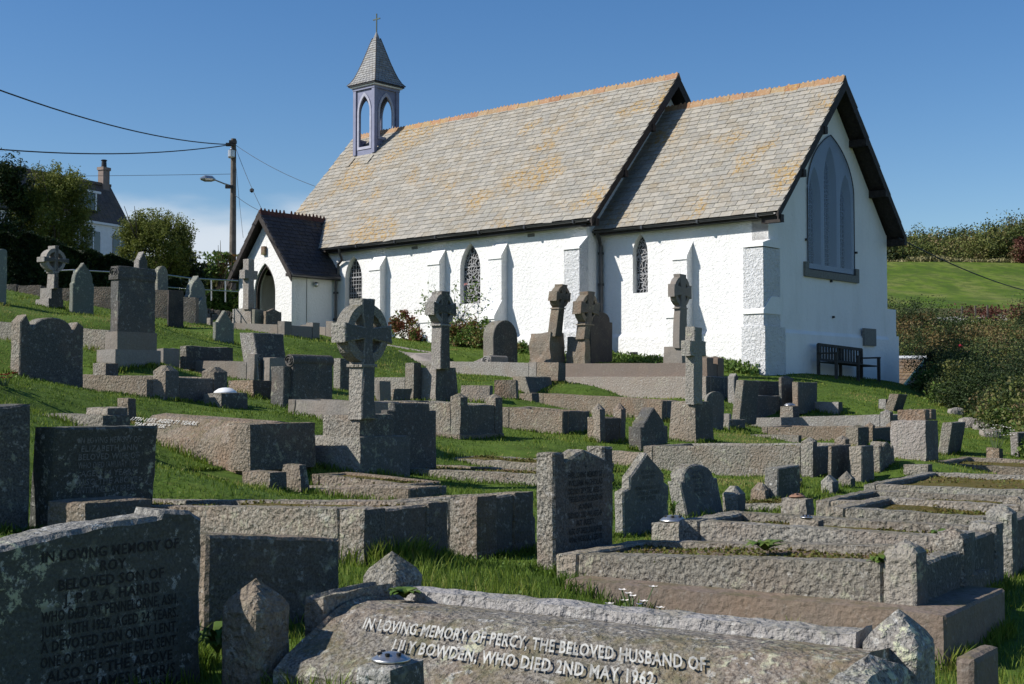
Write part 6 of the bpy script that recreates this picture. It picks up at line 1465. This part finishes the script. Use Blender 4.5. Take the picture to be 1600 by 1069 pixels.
wire('thin slack wire dropping from the pole top behind the porch', (367, 228, 58), (408, 325, 54), .1, .010); wire('second thin wire dropping beside the slack one', (366, 230, 58), (380, 372, 57), .1, .008); wire('thin wire from the pole middle to the porch roof', (365, 303, 58), (403, 328, 54), .05, .010)
wire('black cable running from the church corner across the green field', (1404, 372, 39.5), (1640, 462, 60), .25, .02)
V, Fs = lathe(P(393.5, 298, 56), [(.0, -.1), (.09, -.03), (.09, .06), (.0, .12)], 8); tag(put('cable_joint', newmesh('cj', V, Fs, M['wire']), None, base=P(393.5, 298, 56)), 'small dark cable joint hanging on the slack wire above the porch', 'cable fitting')
# ------------------------------------------------------------------ right background
def scrub(name, label, pos, rr_, hh_, per, ls, mat, kind='stuff', cat='scrub', ts=0):
    P_, T_, S_ = [], [], []
    for (x_, y_), r, h, n_, l in zip(pos, rr_, hh_, per, ls):
        c = np.array([x_, y_, gz(x_, y_)+h*.42]); tb = wd.uniform(-.45, .4)
        p_, t_ = crown_pts(c, (r, r, h*.6), 12, n_, wd, .3, .35); P_.append(p_); T_.append(np.clip(t_*.6+.2+tb+ts+.9*vnoise(p_*np.array([1, .5, 1]), 4./(6+.12*y_)), 0, 1)); S_.append(np.full(n_, l))
    p_ = np.concatenate(P_); V, Q = leafquads(p_, np.concatenate(S_), wd, 1.5)
    return tag(put(name, fastmesh(name, V, Q, M[mat], {'tint': np.repeat(np.concatenate(T_), 4)})), label, cat, kind=kind)
ep = [P(px, py, gD(px, py)) for px, py in ((1395, 596), (1450, 618), (1510, 645), (1560, 668), (1610, 694), (1700, 745))]
pos, r_, h_, n_, l_ = [], [], [], [], []
for i in range(70):
    k = wd.uniform(0, len(ep)-1.001); i0 = int(k); q = ep[i0]*(1-k+i0)+ep[i0+1]*(k-i0); d = q/np.linalg.norm(q); off = abs(wd.normal())*3+.9; r = wd.uniform(.6, 1.1)
    if (q[0]+d[0]*off)/(q[1]+d[1]*off) < .315: continue
    pos.append((q[0]+d[0]*off, q[1]+d[1]*off)); r_.append(r); h_.append(wd.uniform(.6, 1.7)*(.7 if off < 2 else 1)); n_.append(2000); l_.append(.05)
def trio(name, labs, mats, facs):
    ty = wd.integers(0, len(labs), len(pos))
    for i, (lb, mt, fc) in enumerate(zip(labs, mats, facs)):
        k = [j for j in range(len(pos)) if ty[j] == i]
        scrub(name, lb, [pos[j] for j in k], [r_[j] for j in k], [h_[j]*fc[1] for j in k], [int(n_[j]/fc[0]**1.2) for j in k], [l_[j]*fc[0] for j in k], mt)
trio('scrub', ['olive brambles on the bank beyond the churchyard edge, right', 'dark evergreen scrub mixed into the right-hand bank', 'bright low weeds mixed into the right-hand bank'], ['scrub', 'hedge', 'garden'], [(1, 1), (.7, 1.1), (1.3, .6)])
pos, r_, h_, n_, l_ = [], [], [], [], []
for i in range(330):
    u = wd.uniform(.20, .48); y_ = 50+62*wd.uniform(0, 1)**.8; x_ = u*y_
    if u < .315 and y_ < 62: continue
    if y_ > 148+8*math.sin(u*20)-(u-.28)*60: continue
    if abs(y_-112-(u-.33)*60) < 3.5 and .325 < u < .365: continue
    pos.append((x_, y_)); s__ = y_/60; r_.append(wd.uniform(1.2, 2.2)*s__**.6); h_.append(wd.uniform(.7, 2.3)*(.4 if .305 < u < .385 and 80 < y_ < 116 else 1)); n_.append(850); l_.append(.075*s__**.8)
trio('hillside_scrub', ['olive gorse and bramble scrub covering the valley side below the field', 'dark bushes scattered over the valley side', 'rusty dry bracken patches on the valley side'], ['scrub_f', 'hedge', 'bracken'], [(1, 1), (.8, 1.15), (1.2, .6)])
n = 5000; u = wd.uniform(.1, .62, n); y_ = 206+wd.uniform(-1.5, 1.5, n); q = np.stack([u*y_, y_, ground_z(u*y_, y_)+wd.uniform(0, .9, n)*(.5+vnoise(np.stack([u*60, u*0, u*0], 1), 1.))], 1)
tag(leafobj('dry_grass', q, wd.uniform(0, 1, n), .3, M['straw'], wd, None, base=q.mean(0), asp=2.5, up=.8), 'fringe of pale dry grass along the top edge of the field', 'grass', kind='stuff')
pos, r_, h_, n_, l_ = [], [], [], [], []
for i in range(420):
    u = wd.uniform(.10, .62); y_ = wd.uniform(207, 246); pos.append((u*y_, y_)); r_.append(wd.uniform(2.2, 4.5)); h_.append(wd.uniform(3.0, 5.5)*(1+.25*math.sin(u*37))); n_.append(560); l_.append(.27)
scrub('hilltop_thicket', 'thicket of bushes and low trees along the hill top above the field', pos, r_, h_, n_, l_, 'scrub_f', ts=-.1)
for lab, px, py, D_, rx, rz, mt in (('reddish shrub patch at the lower edge of the green field', 1545, 470, 113, 3.0, .6, 'redscrub'), ('rust-coloured bush at the right end of the hilltop thicket', 1600, 412, 205, 2.2, 3.2, 'redscrub'), ('dark rounded tree on the hill skyline, near the right edge', 1572, 385, 215, 5, 4.5, 'scrub_f'), ('dark tree on the skyline at the right edge', 1606, 390, 214, 4, 5, 'scrub_f'), ('thin straggly tree on the skyline just right of the gable', 1432, 372, 230, 2.0, 4.4, 'scrub_f')):
    bushy(lab, px, py, D_, rx, rz, 5000 if 'thin' not in lab else 500, mt, .22 if D_ > 150 else .13, 'tree' if 'tree' in lab else 'bush', 'skyline_tree' if 'tree' in lab else 'shrub')
q = P(1501, 541, 52); tag(put('red_flower_head', newmesh('rf', *lathe(q, [(0, -.08), (.07, -.03), (.08, .04), (0, .08)], 8), M['petal_r']), None, base=q), 'single red flower head showing in the scrub at the right', 'flower')
# pale track with posts on the valley side
V = []; Fs = []; n = 18
for i in range(n+1):
    u = .318+(.372-.318)*i/n; y_ = 111+(u-.33)*60; x_ = u*y_
    for dy in (-1.0, 1.0): V.append((x_, y_+dy, gz(x_, y_+dy)+.25+dy*.1))
    if i: Fs.append((2*i-2, 2*i, 2*i+1, 2*i-1))
M['track'] = plain('pale_track', (.42, .40, .36), .9); tag(put('track', newmesh('track', V, Fs, M['track'])), kind='structure')
for k, u in enumerate((.334, .344, .353)):
    y_ = 109.5+(u-.33)*60; c = np.array([u*y_, y_, gz(u*y_, y_)]); V, Fs = obox(c+CZ*.7, (1, 0, 0), (0, 1, 0), CZ, .06, .06, .8); tag(put('fence_post', newmesh('fp', V, Fs, M['pole']), None, base=c), ('leftmost', 'middle', 'rightmost')[k]+' of the three fence posts beside the pale track', 'fence post', 'fence posts by the track')
# low outbuilding roof beyond the church corner
ob = thing('outbuilding', P(1425, 600, 50), 'low outbuilding with orange tiled roof glimpsed past the church corner', 'building')
TL_, TR_, BL_, BR_ = P(1395, 562, 52), P(1447, 562, 52), P(1380, 612, 48), P(1420, 600, 48.5)
BR_ = P(1411, 606, 48.6); BL_ = P(1345, 606, 48.6)
dn = -CZ*.12; V = [BL_, BR_, TR_, TL_]+[v+dn for v in (BL_, BR_, TR_, TL_)]; rfo = put('roof', newmesh('rf', V, [(0, 1, 2, 3), (7, 6, 5, 4), (0, 4, 5, 1), (1, 5, 6, 2), (2, 6, 7, 3), (3, 7, 4, 0)], M['wood_dark']), ob)
ac = Acc()
for k in range(8):
    for j in range(9):
        f = lambda a, b_, up: BL_+(BR_-BL_)*a+((TL_-BL_)*(1-a)+(TR_-BR_)*a)*b_+CZ*up
        V = [f(j/9+.004, k/8, .045), f((j+1)/9-.004, k/8, .045), f((j+1)/9-.004, min(1, (k+1.2)/8), .02), f(j/9+.004, min(1, (k+1.2)/8), .02)]; put('roof_tile', newmesh('t', V+[v-CZ*.015 for v in V], [(0, 1, 2, 3), (7, 6, 5, 4), (0, 4, 5, 1), (1, 5, 6, 2), (3, 7, 4, 0)], M['tile_o']), rfo)
a, b_ = tube([TL_+CZ*.06, TR_+CZ*.06], .10, 6); put('ridge_cap', newmesh('rc', a, b_, M['whitep']), rfo); a, b_ = tube([BR_+CZ*.02, TR_+CZ*.02], .07, 6); put('verge_trim', newmesh('vt', a, b_, plain('dark_green_paint', (.02, .05, .045), .5)), rfo)
V = [BL_+dn*1.1, BR_+dn*1.1, TR_+dn*1.1, TL_+dn*1.1]; V += [np.array([v[0], v[1], -3.]) for v in V]; put('wall', newmesh('w', V, [(0, 4, 5, 1), (1, 5, 6, 2), (2, 6, 7, 3), (3, 7, 4, 0)], M['drystone']), ob)
